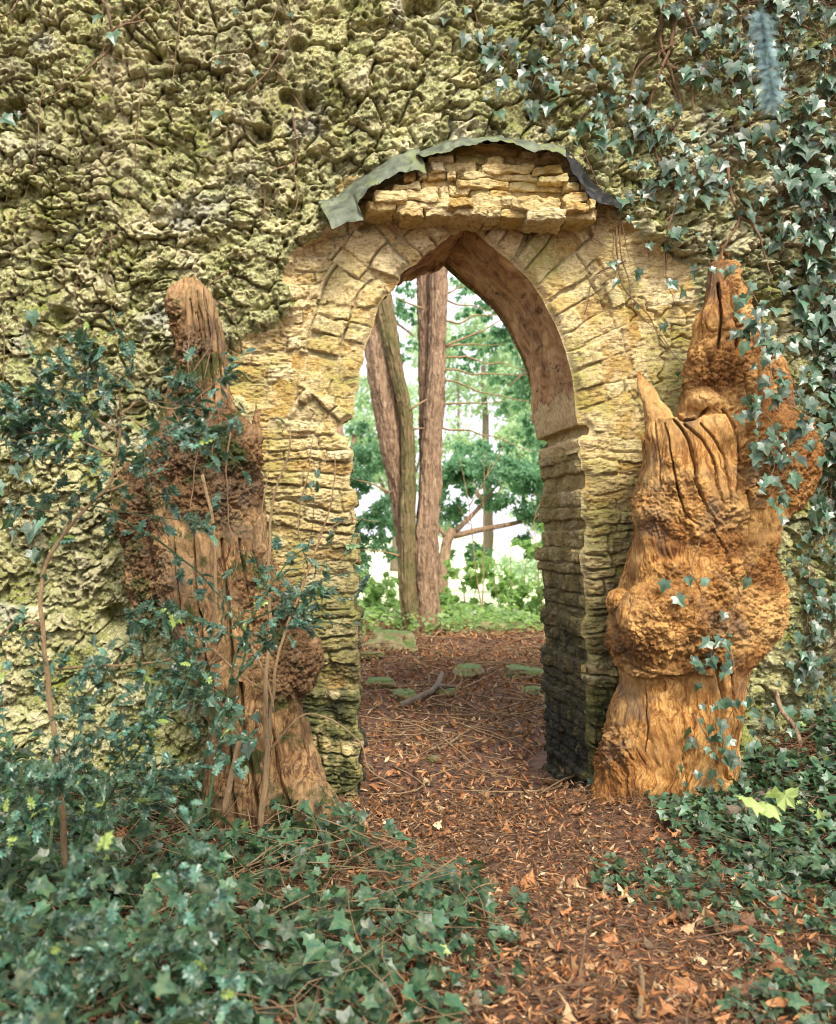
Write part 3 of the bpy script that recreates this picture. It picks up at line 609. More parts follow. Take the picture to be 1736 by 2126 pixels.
# ------------------------------------------------------------------ the two tree stumps
def remesh(V, Ft, vox):
    me = bpy.data.meshes.new('tmp'); me.from_pydata([tuple(v) for v in V], [], [tuple(f) for f in Ft]); me.update()
    o = bpy.data.objects.new('tmp', me); C.objects.link(o); md = o.modifiers.new('r', 'REMESH'); md.mode = 'VOXEL'; md.voxel_size = vox; sm = o.modifiers.new('s', 'SMOOTH'); sm.factor = .6; sm.iterations = 28
    dg = bpy.context.evaluated_depsgraph_get(); m2 = bpy.data.meshes.new_from_object(o.evaluated_get(dg)); bpy.data.objects.remove(o); bpy.data.meshes.remove(me)
    n = len(m2.vertices); P = np.zeros(n * 3, np.float32); m2.vertices.foreach_get('co', P); Nn = np.zeros(n * 3, np.float32); m2.vertex_normals.foreach_get('vector', Nn)
    nf = len(m2.polygons); Fq = np.zeros(nf * 4, np.int32); m2.loops.foreach_get('vertex_index', Fq); bpy.data.meshes.remove(m2)
    return P.reshape(-1, 3).astype(float), Nn.reshape(-1, 3).astype(float), Fq.reshape(-1, 4)
def loft(mb, rows, Yc, dr=.8, mx=.33, sides=40):
    """rows of (v, u_left, u_right[, Y]) in reading order from the top"""
    A = np.array([(r[0], r[1], r[2], r[3] if len(r) > 3 else Yc) for r in rows], float)
    v = np.linspace(A[0, 0], A[-1, 0], max(4, int(abs(A[-1, 0] - A[0, 0]) / 8))); B = np.stack([np.interp(v, A[:, 0], A[:, k]) for k in (1, 2, 3)], 1)
    a = np.arange(sides) / sides * 2 * np.pi; V = []
    for vi, (l, r, Yi) in zip(v, B):
        xl, _, zc = pt(l, vi, Yi); xr, _, _ = pt(r, vi, Yi); rx = (xr - xl) / 2; ry = min(rx * dr, mx); ex = .85
        V.append(np.stack([(xl + xr) / 2 + rx * np.sign(np.cos(a)) * np.abs(np.cos(a)) ** ex, Yi + ry * np.sign(np.sin(a)) * np.abs(np.sin(a)) ** ex, np.full(sides, zc)], 1))
    V = np.array(V); n = len(V); V = V.reshape(-1, 3); i = np.arange(n - 1)[:, None] * sides; j = np.arange(sides)[None]; k = (j + 1) % sides
    Fq = np.stack([i + j, i + sides + j, i + sides + k, i + k], -1).reshape(-1, 4); b = len(V); jj = np.arange(sides)
    V = np.vstack([V, V[:sides].mean(0), V[-sides:].mean(0)]); L = (n - 1) * sides
    Ft = np.vstack([Fq[:, [0, 1, 2]], Fq[:, [0, 2, 3]], np.stack([np.full(sides, b), jj, (jj + 1) % sides], 1), np.stack([np.full(sides, b + 1), L + (jj + 1) % sides, L + jj], 1)])
    mb.add(V, Ft)
def blob(mb, u, v, Y, ru, rv, ry):
    ry *= .78
    a = np.linspace(0, np.pi, 18); c = np.array(pt(u, v, Y)); s = (D0 + Y) / F
    P = np.stack([0 * a, 0 * a, np.cos(a) * rv * s], 1) + c; r = np.maximum(np.sin(a), .02)
    b = np.arange(24) / 24 * 2 * np.pi
    V = np.stack([P[:, None, 0] + r[:, None] * np.cos(b) * ru * s, P[:, None, 1] + r[:, None] * np.sin(b) * ry, P[:, None, 2] + 0 * b], -1).reshape(-1, 3)
    i = np.arange(17)[:, None] * 24; j = np.arange(24)[None]; k = (j + 1) % 24
    Fq = np.stack([i + j, i + 24 + j, i + 24 + k, i + k], -1).reshape(-1, 4); mb.add(V, np.vstack([Fq[:, [0, 1, 2]], Fq[:, [0, 2, 3]]]))
def stump(name, label, mb, burls, tones, cracks, mat, loc, vox=.0052, seed=0, grain=1.0):
    P, Nn, Fq = remesh(np.concatenate(mb.V), np.concatenate(mb.F), vox)
    # broad undulation first
    P = P + Nn * (.022 * fbm3(P, 3.2, seed, 3))[:, None]
    bm_ = np.zeros(len(P))
    for (u, v, ru, rv) in burls:
        cx, _, cz = pt(u, v, loc[1]); s = (D0 + loc[1]) / F
        bm_ = np.maximum(bm_, sst(1.35, .6, np.hypot((P[:, 0] - cx) / (ru * s), (P[:, 2] - cz) / (rv * s)) + .25 * fbm3(P, 9, seed + 40, 3)))
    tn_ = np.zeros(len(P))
    for (u, v, ru, rv) in tones:                # darker patches of the timber
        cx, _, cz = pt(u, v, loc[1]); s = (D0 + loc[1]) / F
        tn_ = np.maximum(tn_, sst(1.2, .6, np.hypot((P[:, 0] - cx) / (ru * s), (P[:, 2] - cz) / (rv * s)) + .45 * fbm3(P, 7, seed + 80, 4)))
    Q = P + np.stack([fbm3(P, 4, seed + 60 + k, 2) for k in range(3)], 1) * .05
    g = fbm3(Q * np.array([1, 1, .10]), 34, seed + 3, 3); rid = 1 - np.abs(fbm3(Q * np.array([1, 1, .12]), 13, seed + 7, 2))
    hs = .005 * g * grain + .006 * fbm3(Q * np.array([1, 1, .22]), 22, seed + 75, 4, .65) - .006 * grain * sst(.93, .995, rid) + .009 * fbm3(P, 8, seed + 71, 3)
    f1, f2 = worley3(Q, 34, seed + 11); g1, g2 = worley3(Q, 13, seed + 17)
    hb = .009 * sst(0, .20, f2 - f1) - .006 + .010 * sst(0, .22, g2 - g1) + .013 * fbm3(P, 24, seed + 13, 5, .7) - .014 * sst(.1, .5, fbm3(P, 15, seed + 15, 4, .6))
    d = hs * (1 - bm_) + hb * bm_
    for path, wd, dp in cracks:
        S = smooth_path(np.array([pt(u, v, loc[1] - .25)[0:3:2] for u, v in path]), .05); dd = np.full(len(P), 9.)
        pf = P[:, [0, 2]] * 1.0; k = (D0 + loc[1] - .25) / (D0 + P[:, 1]); pf = np.stack([P[:, 0] * k, EYE + (P[:, 2] - EYE) * k], 1)
        pf[:, 0] += .006 * fbm3(P, 12, seed + 30, 2)
        for a, b in zip(S[:-1], S[1:]):
            e = b - a; t = np.clip(((pf - a) @ e) / (e @ e), 0, 1); dd = np.minimum(dd, np.linalg.norm(pf - a - t[:, None] * e, axis=1))
        d = d - dp * sst(wd, wd * .2, dd) * (Nn[:, 1] < .2)
    V = P + Nn * d[:, None]
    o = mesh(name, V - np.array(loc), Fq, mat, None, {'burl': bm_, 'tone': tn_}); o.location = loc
    return tag(o, label, 'tree stump')
mb = MB(); YL = -.42
loft(mb, [(583, 385, 412), (596, 360, 432), (620, 350, 441), (645, 345, 449), (680, 352, 460), (720, 358, 468), (760, 360, 470), (800, 350, 475), (840, 340, 485), (870, 332, 505), (900, 318, 528), (950, 304, 538), (1000, 302, 545), (1060, 302, 552), (1150, 318, 565), (1250, 335, 590), (1320, 360, 620), (1400, 400, 630), (1450, 425, 620), (1520, 432, 632), (1580, 425, 652), (1640, 415, 682), (1700, 405, 712), (1760, 400, 735), (1800, 400, 745)], YL, .75, .30)
blob(mb, 278, 1055, YL + .05, 44, 100, .12); blob(mb, 300, 1180, YL + .03, 45, 90, .14); blob(mb, 606, 1365, YL - .02, 62, 82, .2); blob(mb, 480, 940, YL - .1, 60, 75, .2); blob(mb, 370, 960, YL - .1, 50, 70, .17); blob(mb, 440, 1030, YL - .12, 62, 80, .18)
blob(mb, 575, 1250, YL - .08, 45, 60, .16); blob(mb, 372, 650, YL - .02, 27, 42, .1); blob(mb, 410, 790, YL - .05, 50, 60, .16)
loft(mb, [(830, 528, 536), (860, 523, 540), (920, 515, 542), (990, 500, 545)], YL - .02, .8, .06)
loft(mb, [(1440, 470, 560, YL - .12), (1560, 450, 570, YL - .17), (1690, 430, 590, YL - .22), (1800, 420, 620, YL - .24)], YL - .15, .6, .15)
loft(mb, [(1480, 575, 620, YL - .08), (1600, 585, 655, YL - .15), (1690, 600, 705, YL - .24), (1800, 610, 760, YL - .3)], YL - .15, .7, .13)
for (u, a, b) in [(388, 572, 620), (402, 566, 620), (416, 576, 630), (375, 584, 640), (430, 600, 660)]:
    loft(mb, [(a, u - 2, u + 2), (a + 10, u - 8, u + 7), (b, u - 16, u + 14)], YL - .05, .6, .05, 12)
loft(mb, [(600, 408, 432), (650, 418, 447), (720, 432, 463), (800, 440, 474), (860, 446, 478)], YL - .10, .7, .07); loft(mb, [(590, 392, 406), (660, 384, 410), (740, 380, 412), (820, 366, 410)], YL - .13, .7, .06)
loft(mb, [(1500, 600, 640, YL - .02), (1600, 625, 672, YL - .06), (1690, 650, 712, YL - .12), (1760, 660, 765, YL - .2)], YL, .7, .12)
stump('tree_stump', 'tall dark brown stump with rounded twisted top and mossy burls, left of arch', mb,
      [(278, 1055, 60, 110), (300, 1190, 60, 110), (606, 1350, 75, 100), (470, 990, 90, 115), (380, 960, 60, 90), (360, 660, 22, 40), (400, 740, 40, 40), (560, 1230, 60, 80)],
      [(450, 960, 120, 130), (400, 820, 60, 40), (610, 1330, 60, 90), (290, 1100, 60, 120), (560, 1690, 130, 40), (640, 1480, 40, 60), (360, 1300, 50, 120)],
      [([(395, 620), (405, 680), (400, 760)], .006, .03), ([(425, 610), (432, 680), (440, 770), (445, 830)], .007, .035), ([(410, 650), (418, 720), (420, 790)], .005, .03), ([(448, 660), (455, 740), (462, 820)], .006, .03), ([(520, 1050), (530, 1130), (540, 1230)], .008, .04), ([(400, 1100), (405, 1200), (420, 1320), (430, 1400)], .009, .05), ([(360, 1100), (365, 1200), (380, 1300)], .008, .04), ([(460, 1120), (470, 1220), (480, 1330), (480, 1400)], .010, .05), ([(500, 1120), (510, 1200), (530, 1300)], .008, .05), ([(500, 1420), (505, 1500), (530, 1640), (540, 1700)], .012, .05), ([(560, 1480), (580, 1600), (610, 1720)], .01, .04), ([(600, 1450), (612, 1480), (600, 1510)], .02, .05), ([(470, 1450), (480, 1600), (490, 1700)], .01, .035)],
      M['woodL'], (pt(545, 1700, YL)[0], YL, 0), seed=5)
mb = MB(); YR = -.35
loft(mb, [(870, 1362, 1570), (960, 1350, 1580), (1060, 1335, 1570), (1150, 1322, 1555), (1230, 1312, 1550), (1320, 1305, 1520), (1400, 1300, 1500)], YR - .13, .6, .24)
loft(mb, [(860, 1392, 1600), (900, 1352, 1660), (950, 1346, 1675), (1000, 1338, 1672), (1050, 1328, 1640), (1100, 1330, 1600), (1150, 1318, 1588), (1200, 1300, 1598), (1250, 1288, 1605), (1300, 1275, 1600), (1350, 1270, 1580), (1390, 1292, 1550), (1430, 1288, 1540), (1470, 1270, 1535), (1500, 1262, 1532), (1560, 1252, 1530), (1620, 1240, 1530), (1680, 1232, 1530), (1760, 1225, 1540)], YR, .72, .33)
loft(mb, [(768, 1320, 1330), (785, 1322, 1340), (810, 1327, 1357), (830, 1335, 1368), (855, 1340, 1388), (880, 1344, 1412), (930, 1348, 1460), (1000, 1346, 1500)], YR - .1, .6, .12)
loft(mb, [(541, 1470, 1530), (546, 1464, 1535), (562, 1462, 1537), (590, 1459, 1541), (620, 1455, 1552), (650, 1450, 1562), (680, 1442, 1567), (720, 1436, 1578), (760, 1432, 1588), (800, 1424, 1590), (850, 1410, 1600), (900, 1400, 1605), (960, 1400, 1610)], YR - .03, .8, .26)
loft(mb, [(737, 1606, 1628), (760, 1594, 1642), (800, 1588, 1645), (860, 1580, 1650), (930, 1570, 1690), (1000, 1560, 1685), (1060, 1560, 1650)], YR + .08, .8, .2)
for b in [(1362, 1065, YR - .12, 42, 60, .18), (1425, 1085, YR - .2, 60, 70, .16), (1380, 1285, YR - .2, 96, 92, .22), (1312, 1320, YR - .02, 52, 72, .2), (1555, 1255, YR - .04, 68, 105, .26), (1350, 1180, YR - .10, 42, 80, .2), (1470, 1180, YR - .18, 100, 110, .16), (1610, 940, YR + .02, 72, 100, .22), (1455, 835, YR - .12, 34, 30, .16), (1485, 770, YR - .06, 62, 80, .2), (1505, 680, YR - .08, 52, 70, .15), (1272, 1560, YR - .02, 24, 50, .1), (1500, 1010, YR - .2, 60, 60, .12), (1400, 960, YR - .22, 26, 14, .08), (1285, 1250, YR - .05, 22, 26, .08)]:
    blob(mb, *b)
rg = np.random.RandomState(2)
for (u, a, b) in [(1500, 505, 560), (1512, 520, 560), (1490, 528, 560), (1522, 530, 565)]:
    loft(mb, [(a, u - 2, u + 2), (a + 12, u - 6, u + 5), (b, u - 12, u + 10)], YR - .03 + rg.uniform(-.04, .04), .7, .04, 12)
stump('tree_stump', 'golden orange stump with swollen burls and sharp side spike, right of arch', mb,
      [(1360, 1062, 62, 62), (1430, 1085, 70, 60), (1390, 1285, 110, 105), (1305, 1325, 60, 80), (1555, 1255, 80, 115), (1490, 1195, 60, 60), (1615, 950, 85, 120), (1470, 790, 60, 90), (1520, 670, 40, 110), (1600, 790, 40, 70), (1262, 1560, 22, 60), (1510, 960, 40, 100)],
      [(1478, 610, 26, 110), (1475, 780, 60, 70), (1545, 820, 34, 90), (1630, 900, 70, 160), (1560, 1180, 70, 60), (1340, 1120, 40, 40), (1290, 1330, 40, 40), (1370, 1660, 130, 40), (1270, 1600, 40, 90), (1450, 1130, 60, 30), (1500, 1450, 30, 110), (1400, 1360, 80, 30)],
      [([(1398, 872), (1425, 905), (1440, 950), (1446, 1000), (1462, 1045), (1486, 1085)], .009, .06), ([(1378, 880), (1392, 930), (1404, 1000), (1418, 1050), (1425, 1075)], .006, .05), ([(1420, 880), (1460, 915), (1482, 960), (1492, 1010), (1500, 1060)], .007, .05), ([(1455, 880), (1490, 920), (1508, 970), (1516, 1040)], .006, .045), ([(1360, 880), (1366, 940), (1372, 1010)], .005, .035), ([(1500, 850), (1525, 890), (1535, 960), (1528, 1030)], .008, .06),
       ([(1555, 640), (1572, 720), (1580, 800), (1572, 870)], .010, .06), ([(1530, 700), (1545, 780), (1560, 850)], .009, .05), ([(1490, 590), (1496, 650), (1490, 720)], .012, .06), ([(1515, 560), (1520, 620), (1530, 680)], .007, .04), ([(1405, 1010), (1412, 1040), (1430, 1070), (1455, 1090)], .006, .04), ([(1400, 862), (1420, 872), (1445, 868), (1470, 850)], .012, .05),
       ([(1300, 1375), (1350, 1400), (1420, 1405), (1480, 1385)], .010, .03), ([(1492, 1380), (1500, 1450), (1498, 1540), (1510, 1620)], .016, .08), ([(1340, 1440), (1345, 1500), (1340, 1560)], .004, .025), ([(1520, 1400), (1524, 1480), (1520, 1560)], .008, .05), ([(1420, 1570), (1428, 1640), (1424, 1700)], .006, .04), ([(1480, 1100), (1510, 1150), (1530, 1220)], .006, .04), ([(1550, 1020), (1560, 1080), (1545, 1150), (1550, 1210)], .009, .05)],
      M['woodR'], (pt(1385, 1700, YR)[0], YR, 0), seed=55, grain=.9)

# ------------------------------------------------------------------ leaf litter, twigs, stones
def ground_poly(pts_):
    out = []
    for u, v in pts_: d = EYE * F / (v - V0); out.append(((u - U0) * d / F, d - D0))
    return np.array(out)
def sample_poly(poly, n, rng):
    lo, hi = poly.min(0), poly.max(0); p = np.zeros((0, 2))
    while len(p) < n:
        q = rng.uniform(lo, hi, (n * 2, 2)); q = q[inpoly(q[:, 0], q[:, 1], poly)]; p = np.vstack([p, q])
    return p[:n]
def rand_rot(n, rng, tilt):
    a = rng.uniform(0, 2 * np.pi, n); d = np.stack([np.cos(a), np.sin(a), rng.normal(0, tilt, n)], 1); u = np.stack([rng.normal(0, tilt, n), rng.normal(0, tilt, n), np.ones(n)], 1)
    return rotmat(d, u)
rng = np.random.RandomState(21)
def litter(n, poly, name, kinds):
    for nm, templ, frac, s0, s1, r0, r1, w in kinds:
        k = int(n * frac); p = sample_poly(poly, k, rng)
        p = p[(p[:, 1] < -.03) | (p[:, 1] > TH) | ((p[:, 0] > .55) & (p[:, 0] < 1.74))]; k = len(p)
        pos = np.column_stack([p, G(p[:, 0], p[:, 1]) + .004 + rng.exponential(.012, k)])
        s = rng.uniform(s0, s1, k); S3 = np.stack([s * w * rng.uniform(.6, 1.3, k), s, s * rng.uniform(.3, 2.2, k)], 1)
        tag(scatter(nm, *templ, pos, rand_rot(k, rng, .38), S3, rng.uniform(r0, r1, k) ** 1.0, M['litter']), 'russet brown ' + name, 'leaf litter', kind='stuff')
near = np.array([(-1.7, -3.0), (3.4, -3.0), (4.1, 0), (-2.0, 0)])
litter(38000, near, 'fallen leaves and broken bits covering the path before the arch', [('leaf_litter', LITTER, 1, .014, .052, 0, .96, .62)])
litter(26000, near, 'fine needles and leaf crumbs trodden into the path before the arch', [('leaf_litter', NEEDLE, 1, .02, .05, .2, .9, .8)])
nbt = ground_poly([(700, 1830), (1800, 1830), (2000, 2300), (500, 2300)])
litter(300, nbt, 'large curled dead leaves scattered over the nearest part of the path', [('leaf_litter', BROAD, .5, .04, .085, .1, 1, .85), ('leaf_litter', LITTER, .5, .05, .09, .1, 1, .8)])
litter(1400, near, 'larger curled dead leaves among the litter before the arch', [('leaf_litter', BROAD, .7, .03, .065, .1, 1, .8)])
thr = np.array([(.55, -.1), (1.74, -.1), (1.74, .8), (4.8, 8.5), (-1.2, 8.5), (.55, .8)])
litter(20000, thr, 'fallen leaves covering the ground seen through the arch', [('leaf_litter', LITTER, 1, .025, .075, 0, .95, .9)])
def twigs(name, label, poly, n, rng, l0, l1, mat, up=.02, r=.0022):
    mb = MB(); p = sample_poly(poly, n, rng)
    for q in p:
        if -.05 < q[1] < TH and not (.58 < q[0] < 1.72): continue
        a = rng.uniform(0, 2 * np.pi); L = rng.uniform(l0, l1); k = 5; t = np.linspace(-.5, .5, k); c = rng.normal(0, .25)
        xy = q + np.outer(t * L, (math.cos(a), math.sin(a))) + np.outer((t ** 2) * c * L * 2, (-math.sin(a), math.cos(a)))
        zz = G(xy[:, 0], xy[:, 1]) + .012 + rng.uniform(0, up) + rng.uniform(-.5, .5) * up * t * 2
        tube(mb, np.column_stack([xy, zz]), r * rng.uniform(.5, 1.5), r * .4, 4, L / 7, 0)
    return tag(mb.build(name, mat), label, 'twigs', kind='stuff')
twigs('fallen_twigs', 'thin tan twigs and roots strewn over the leaves before the arch', near, 2000, rng, .06, .4, M['root'], .05, .0022)
twigs('fallen_twigs', 'pale grey twigs strewn over the slope beyond the arch', thr, 620, rng, .15, .8, M['stem_tan'], .08, .006)

def ico(sub=3):
    me = bpy.data.meshes.new('i'); import bmesh; bm = bmesh.new(); bmesh.ops.create_icosphere(bm, subdivisions=sub, radius=1); V = np.array([v.co[:] for v in bm.verts]); Fa = np.array([[v.index for v in f.verts] for f in bm.faces]); bm.free(); bpy.data.meshes.remove(me); return V, Fa
IC = ico(4)
def on_ground(u, v):
    g = 0.0
    for _ in range(12): dd = (EYE - g) * F / (v - V0); Y = dd - D0; x_ = pt(u, v, Y)[0]; g = .5 * g + .5 * float(G(x_, Y))
    return dd, x_, Y, g
def rock(u, v, w_, h_, d_, label, seed, mat, group='stones lying beyond the arch', cat='stone'):
    dd, x_, Y, g = on_ground(u, v); s = dd / F
    h_ = h_ * 1.7
    V = IC[0] * np.array([w_ * s / 2, d_, h_ * s / 2]); V = np.sign(V) * np.abs(V); q = IC[0] + seed
    V = V * (1 + .35 * fbm3(q, 1.4, seed, 3) + .08 * fbm3(q, 6, seed + 3, 3))[:, None]; V[:, 2] = np.clip(V[:, 2], -9, h_ * s * .32)
    o = mesh('stone', V, IC[1], mat); o.location = (x_, Y, g + h_ * s * .2); o.rotation_euler = (0, 0, seed); return tag(o, label, cat, group)
rock(975, 1405, 75, 26, .13, 'flat green mossy stone in the middle of the slope beyond the arch', 1, M['moss'])
rock(1085, 1405, 90, 22, .16, 'long dark mossy slab lying against the right jamb beyond the arch', 2, M['moss'])
rock(1030, 1312, 80, 30, .3, 'rounded dark mossy boulder at the edge of the undergrowth right of the twin trunks', 3, M['moss'])
rock(815, 1345, 55, 40, .3, 'squarish lichen green boulder at the foot of the leaning trunk', 4, M['moss'])
rock(775, 1368, 42, 16, .15, 'pale flat stone just inside the left jamb', 5, M['lime'])
rock(785, 1425, 60, 18, .13, 'pale greenish slab beside the left jamb below the pale flat stone', 6, M['moss'])
rock(840, 1450, 55, 18, .12, 'low mossy stone left of the fallen black branch', 7, M['moss'])
rock(925, 1443, 45, 16, .1, 'small yellowish mossy block right of the fallen black branch', 8, M['moss'])
rock(950, 1320, 40, 14, .2, 'small bright mossy stone just right of the twin trunk foot', 9, M['moss'])
rock(1110, 1440, 40, 14, .1, 'small mossy stone touching the right jamb', 10, M['moss'])
rock(900, 1580, 42, 10, .05, 'small brownish flat stone in the middle of the archway floor', 11, M['lime'])
rock(640, 1716, 120, 62, .13, 'whitish lichen covered rock in the ivy at the foot of the dark stump', 12, M['tufa'], 'rocks among the ivy', 'rock')
rock(615, 2010, 60, 40, .05, 'round dark stone half buried in the near ivy', 13, M['moss'], 'rocks among the ivy', 'rock')
rock(395, 1590, 75, 110, .12, 'upright lichen green rock beside the left foot of the dark stump', 15, M['tufa'], 'rocks among the ivy', 'rock')
def branch(label, pts_, r0, r1, mat, name='fallen_branch', fork=None):
    mb = MB(); Pp = []
    for u, v, lift in pts_:
        d, x_, Y, g = on_ground(u, v); Pp.append((x_, Y, float(G(x_, Y)) + lift))
    tube(mb, Pp, r0, r1, 8, .03, .006)
    if fork: tube(mb, [Pp[fork[0]]] + [(Pp[fork[0]][0] + fork[1], Pp[fork[0]][1] + fork[2], Pp[fork[0]][2] + fork[3])], r1 * 1.3, r1 * .5, 6, .03, .004)
    return tag(mb.build(name, mat), label, 'fallen branch')
branch('mottled black and white fallen branch propped on the slope beyond the arch', [(830, 1470, .02), (870, 1458, .04), (905, 1442, .07), (918, 1425, .12)], .03, .022, M['stem_grey'], fork=(2, .15, -.1, .02))
branch('long straight pale stick lying across the archway floor', [(915, 1560, .02), (950, 1540, .03), (990, 1515, .03), (1020, 1500, .04)], .008, .005, M['stem_tan'])
branch('short light grey stick near the right jamb', [(1030, 1510, .02), (1055, 1518, .03), (1085, 1530, .02)], .013, .009, M['stem_grey'])
branch('pale broken stick upright at the bottom edge of the path', [(1322, 2126, .02), (1335, 2080, .05), (1328, 2040, .06)], .009, .007, M['stem_tan'])
branch('thin forked bare twig lying on the near path', [(1200, 2100, .02), (1215, 1990, .07), (1225, 1930, .08), (1170, 1880, .05)], .004, .002, M['root'], fork=(2, .25, .1, .03))

# ------------------------------------------------------------------ plants with leaves
class Leaves:
    def __init__(s): s.p, s.d, s.u, s.s, s.r = [], [], [], [], []
    def add(s, p, d, u, sz, r): s.p.append(p); s.d.append(d); s.u.append(u); s.s.append(sz); s.r.append(r)
    def build(s, name, templ, mat, parent):
        return scatter(name, *templ, np.array(s.p), rotmat(np.array(s.d), np.array(s.u)), np.array(s.s), np.array(s.r), mat, parent)
def vine_on_wall(label, paths, rng, dens_=45, spread=.10, sz=.06, r0=.004, group='ivy climbing the wall', rootmat='root', leafy=True, Yoff=0, bare=0):
    base = pt(*paths[0][0]); o = thing('ivy_vine', label, 'ivy', (base[0], -.05, base[2]), group); mb = MB(); L = Leaves()
    for path in paths:
        Q = np.array([(pt(u, v)[0], pt(u, v)[2]) for u, v in path]); Q = smooth_path(Q, .025); n = len(Q)
        Q = Q + np.stack([n2(np.arange(n) * .16, np.full(n, 1.5), rng.randint(999)), n2(np.arange(n) * .16, np.full(n, 1.5), rng.randint(999))], 1) * .03
        Yv = wallY(Q[:, 0], Q[:, 1]); Yv = np.convolve(np.pad(Yv, 3, mode='edge'), np.ones(7) / 7, 'valid') - .03 + Yoff
        P = np.stack([Q[:, 0], Yv, Q[:, 1]], 1); V, Ft = tube_geo(P, np.linspace(r0, r0 * .4, n), 5); mb.add(V, Ft)
        for _ in range(int(n / 10)):                # side rootlets
            i = rng.randint(n); a = rng.uniform(0, 6.28); l = rng.uniform(.05, .22); E = P[i] + np.array([math.cos(a) * l, rng.uniform(-.05, .0), math.sin(a) * l - .04])
            tube(mb, [P[i], (P[i] + E) / 2 + rng.normal(0, .02, 3), E], r0 * .4, r0 * .2, 4, .03)
        if leafy:
            Lt_ = n * .025
            for _ in range(int(Lt_ * dens_)):
                i = rng.randint(int(n * bare), n); off = np.array([rng.normal(0, spread), -abs(rng.normal(0, .03)), rng.normal(0, spread)]); p = P[i] + off
                p[1] = min(p[1], float(wallY(p[0], p[2])) - rng.uniform(.01, .07) + Yoff)
                Vp, Fp = tube_geo(np.array([P[i], (P[i] + p) / 2 + np.array([0, -.02, .01]), p]), np.array([.0016, .0013, .001]), 3); mb.add(Vp, Fp)
                L.add(p, np.array([rng.normal(0, .6), -.35 + rng.normal(0, .3), -1 + rng.normal(0, .3)]), np.array([rng.normal(0, .35), -1, .55 + rng.normal(0, .35)]), sz * rng.choice([.45, .7, .95, 1.3]) * rng.uniform(.85, 1.2), min(1, abs(rng.beta(1.5, 2.2))))
    mb.build('stem', M[rootmat], o, True)
    if L.p: L.build('foliage', IVY, M['ivy'], o)
    return o
rv = np.random.RandomState(77)
vine_on_wall('ivy strand with large leaves hanging above the crown of the hood', [[(960, 0), (1000, 90), (1030, 190), (1050, 260)], [(1000, 100), (1090, 190), (1130, 250), (1110, 275)]], rv, 38, .08)
vine_on_wall('loose ivy across the rocks from the top edge down right of the hood', [[(1130, -20), (1180, 60), (1210, 160), (1240, 250), (1290, 330), (1330, 400)], [(1190, 90), (1140, 150), (1080, 200)], [(1250, 230), (1330, 240), (1400, 290)]], rv, 60, .10)
vine_on_wall('ivy patch spreading below the right end of the lead flashing', [[(1340, 250), (1380, 330), (1370, 400), (1310, 440), (1340, 540)], [(1380, 330), (1430, 400), (1450, 470)]], rv, 48, .085)
vine_on_wall('thick ivy curtain hanging from the top right behind two pale stems', [[(1330, -20), (1400, 60), (1440, 140), (1500, 200), (1540, 300)], [(1450, 0), (1560, 90), (1600, 160)]], rv, 75, .12, r0=.010)
vine_on_wall('dense shaded ivy filling the top right corner', [[(1560, -20), (1620, 60), (1690, 130), (1740, 220)], [(1640, -10), (1720, 50), (1790, 90)], [(1500, -10), (1560, 40), (1610, 110)], [(1580, 200), (1660, 240), (1740, 300)]], rv, 115, .15, r0=.008)
vine_on_wall('ivy trailing down the wall above the tip of the golden stump', [[(1500, 260), (1480, 340), (1500, 430), (1560, 500), (1600, 560)], [(1480, 330), (1420, 380), (1400, 430)]], rv, 44, .09)
vine_on_wall('ivy trail with pale star shaped leaves along the right edge', [[(1640, 240), (1630, 330), (1680, 420), (1640, 520), (1690, 620), (1720, 700)], [(1660, 430), (1720, 480), (1750, 560)], [(1600, 300), (1610, 400), (1600, 480)]], rv, 90, .10, .065)
vine_on_wall('ivy hanging down the right edge level with the golden burls', [[(1690, 650), (1700, 760), (1730, 880), (1700, 990), (1720, 1100)], [(1740, 700), (1760, 820), (1750, 960)], [(1660, 620), (1665, 700), (1680, 760)]], rv, 100, .09, .065)
vine_on_wall('ivy trails on the wall behind the lower right of the golden stump', [[(1690, 1080), (1650, 1180), (1690, 1280), (1680, 1380), (1650, 1480)], [(1720, 1050), (1730, 1180), (1700, 1300), (1740, 1420), (1700, 1520)], [(1640, 1250), (1660, 1350), (1600, 1450)]], rv, 66, .075, .055)
vine_on_wall('overlapping ivy fringe along the far right edge below the dark corner', [[(1725, 260), (1735, 400), (1722, 520), (1742, 640)], [(1760, 300), (1770, 500), (1765, 700)]], rv, 75, .09, .065)
vine_on_wall('ivy tuft reaching left from the fringe level with the stump shoulder', [[(1735, 760), (1700, 820), (1690, 900)], [(1745, 900), (1720, 1000), (1700, 1060)]], rv, 70, .08, .06)
vine_on_wall('sparse bare ivy root with few leaves between hood and stump tip', [[(1280, 470), (1290, 560), (1310, 640), (1370, 700), (1420, 760)], [(1360, 500), (1370, 580), (1400, 620)]], rv, 10, .06, .05)
vine_on_wall('sparse dark ivy leaves on the left edge of the rockwork', [[(20, 680), (30, 900), (45, 1040), (70, 1150)], [(40, 1050), (90, 1090), (70, 1180)]], rv, 14, .07, .075)
vine_on_wall('thin ivy strand with a few leaves along the top left of the rockwork', [[(180, -10), (230, 60), (240, 130), (180, 190), (90, 230), (0, 260)], [(60, -10), (40, 40), (0, 70)]], rv, 6, .06, .06, r0=.008)
vine_on_wall('small ivy sprigs hanging near the top centre left', [[(600, -10), (560, 80), (500, 150), (470, 230)], [(580, 0), (610, 60), (560, 130)]], rv, 7, .06, .06)
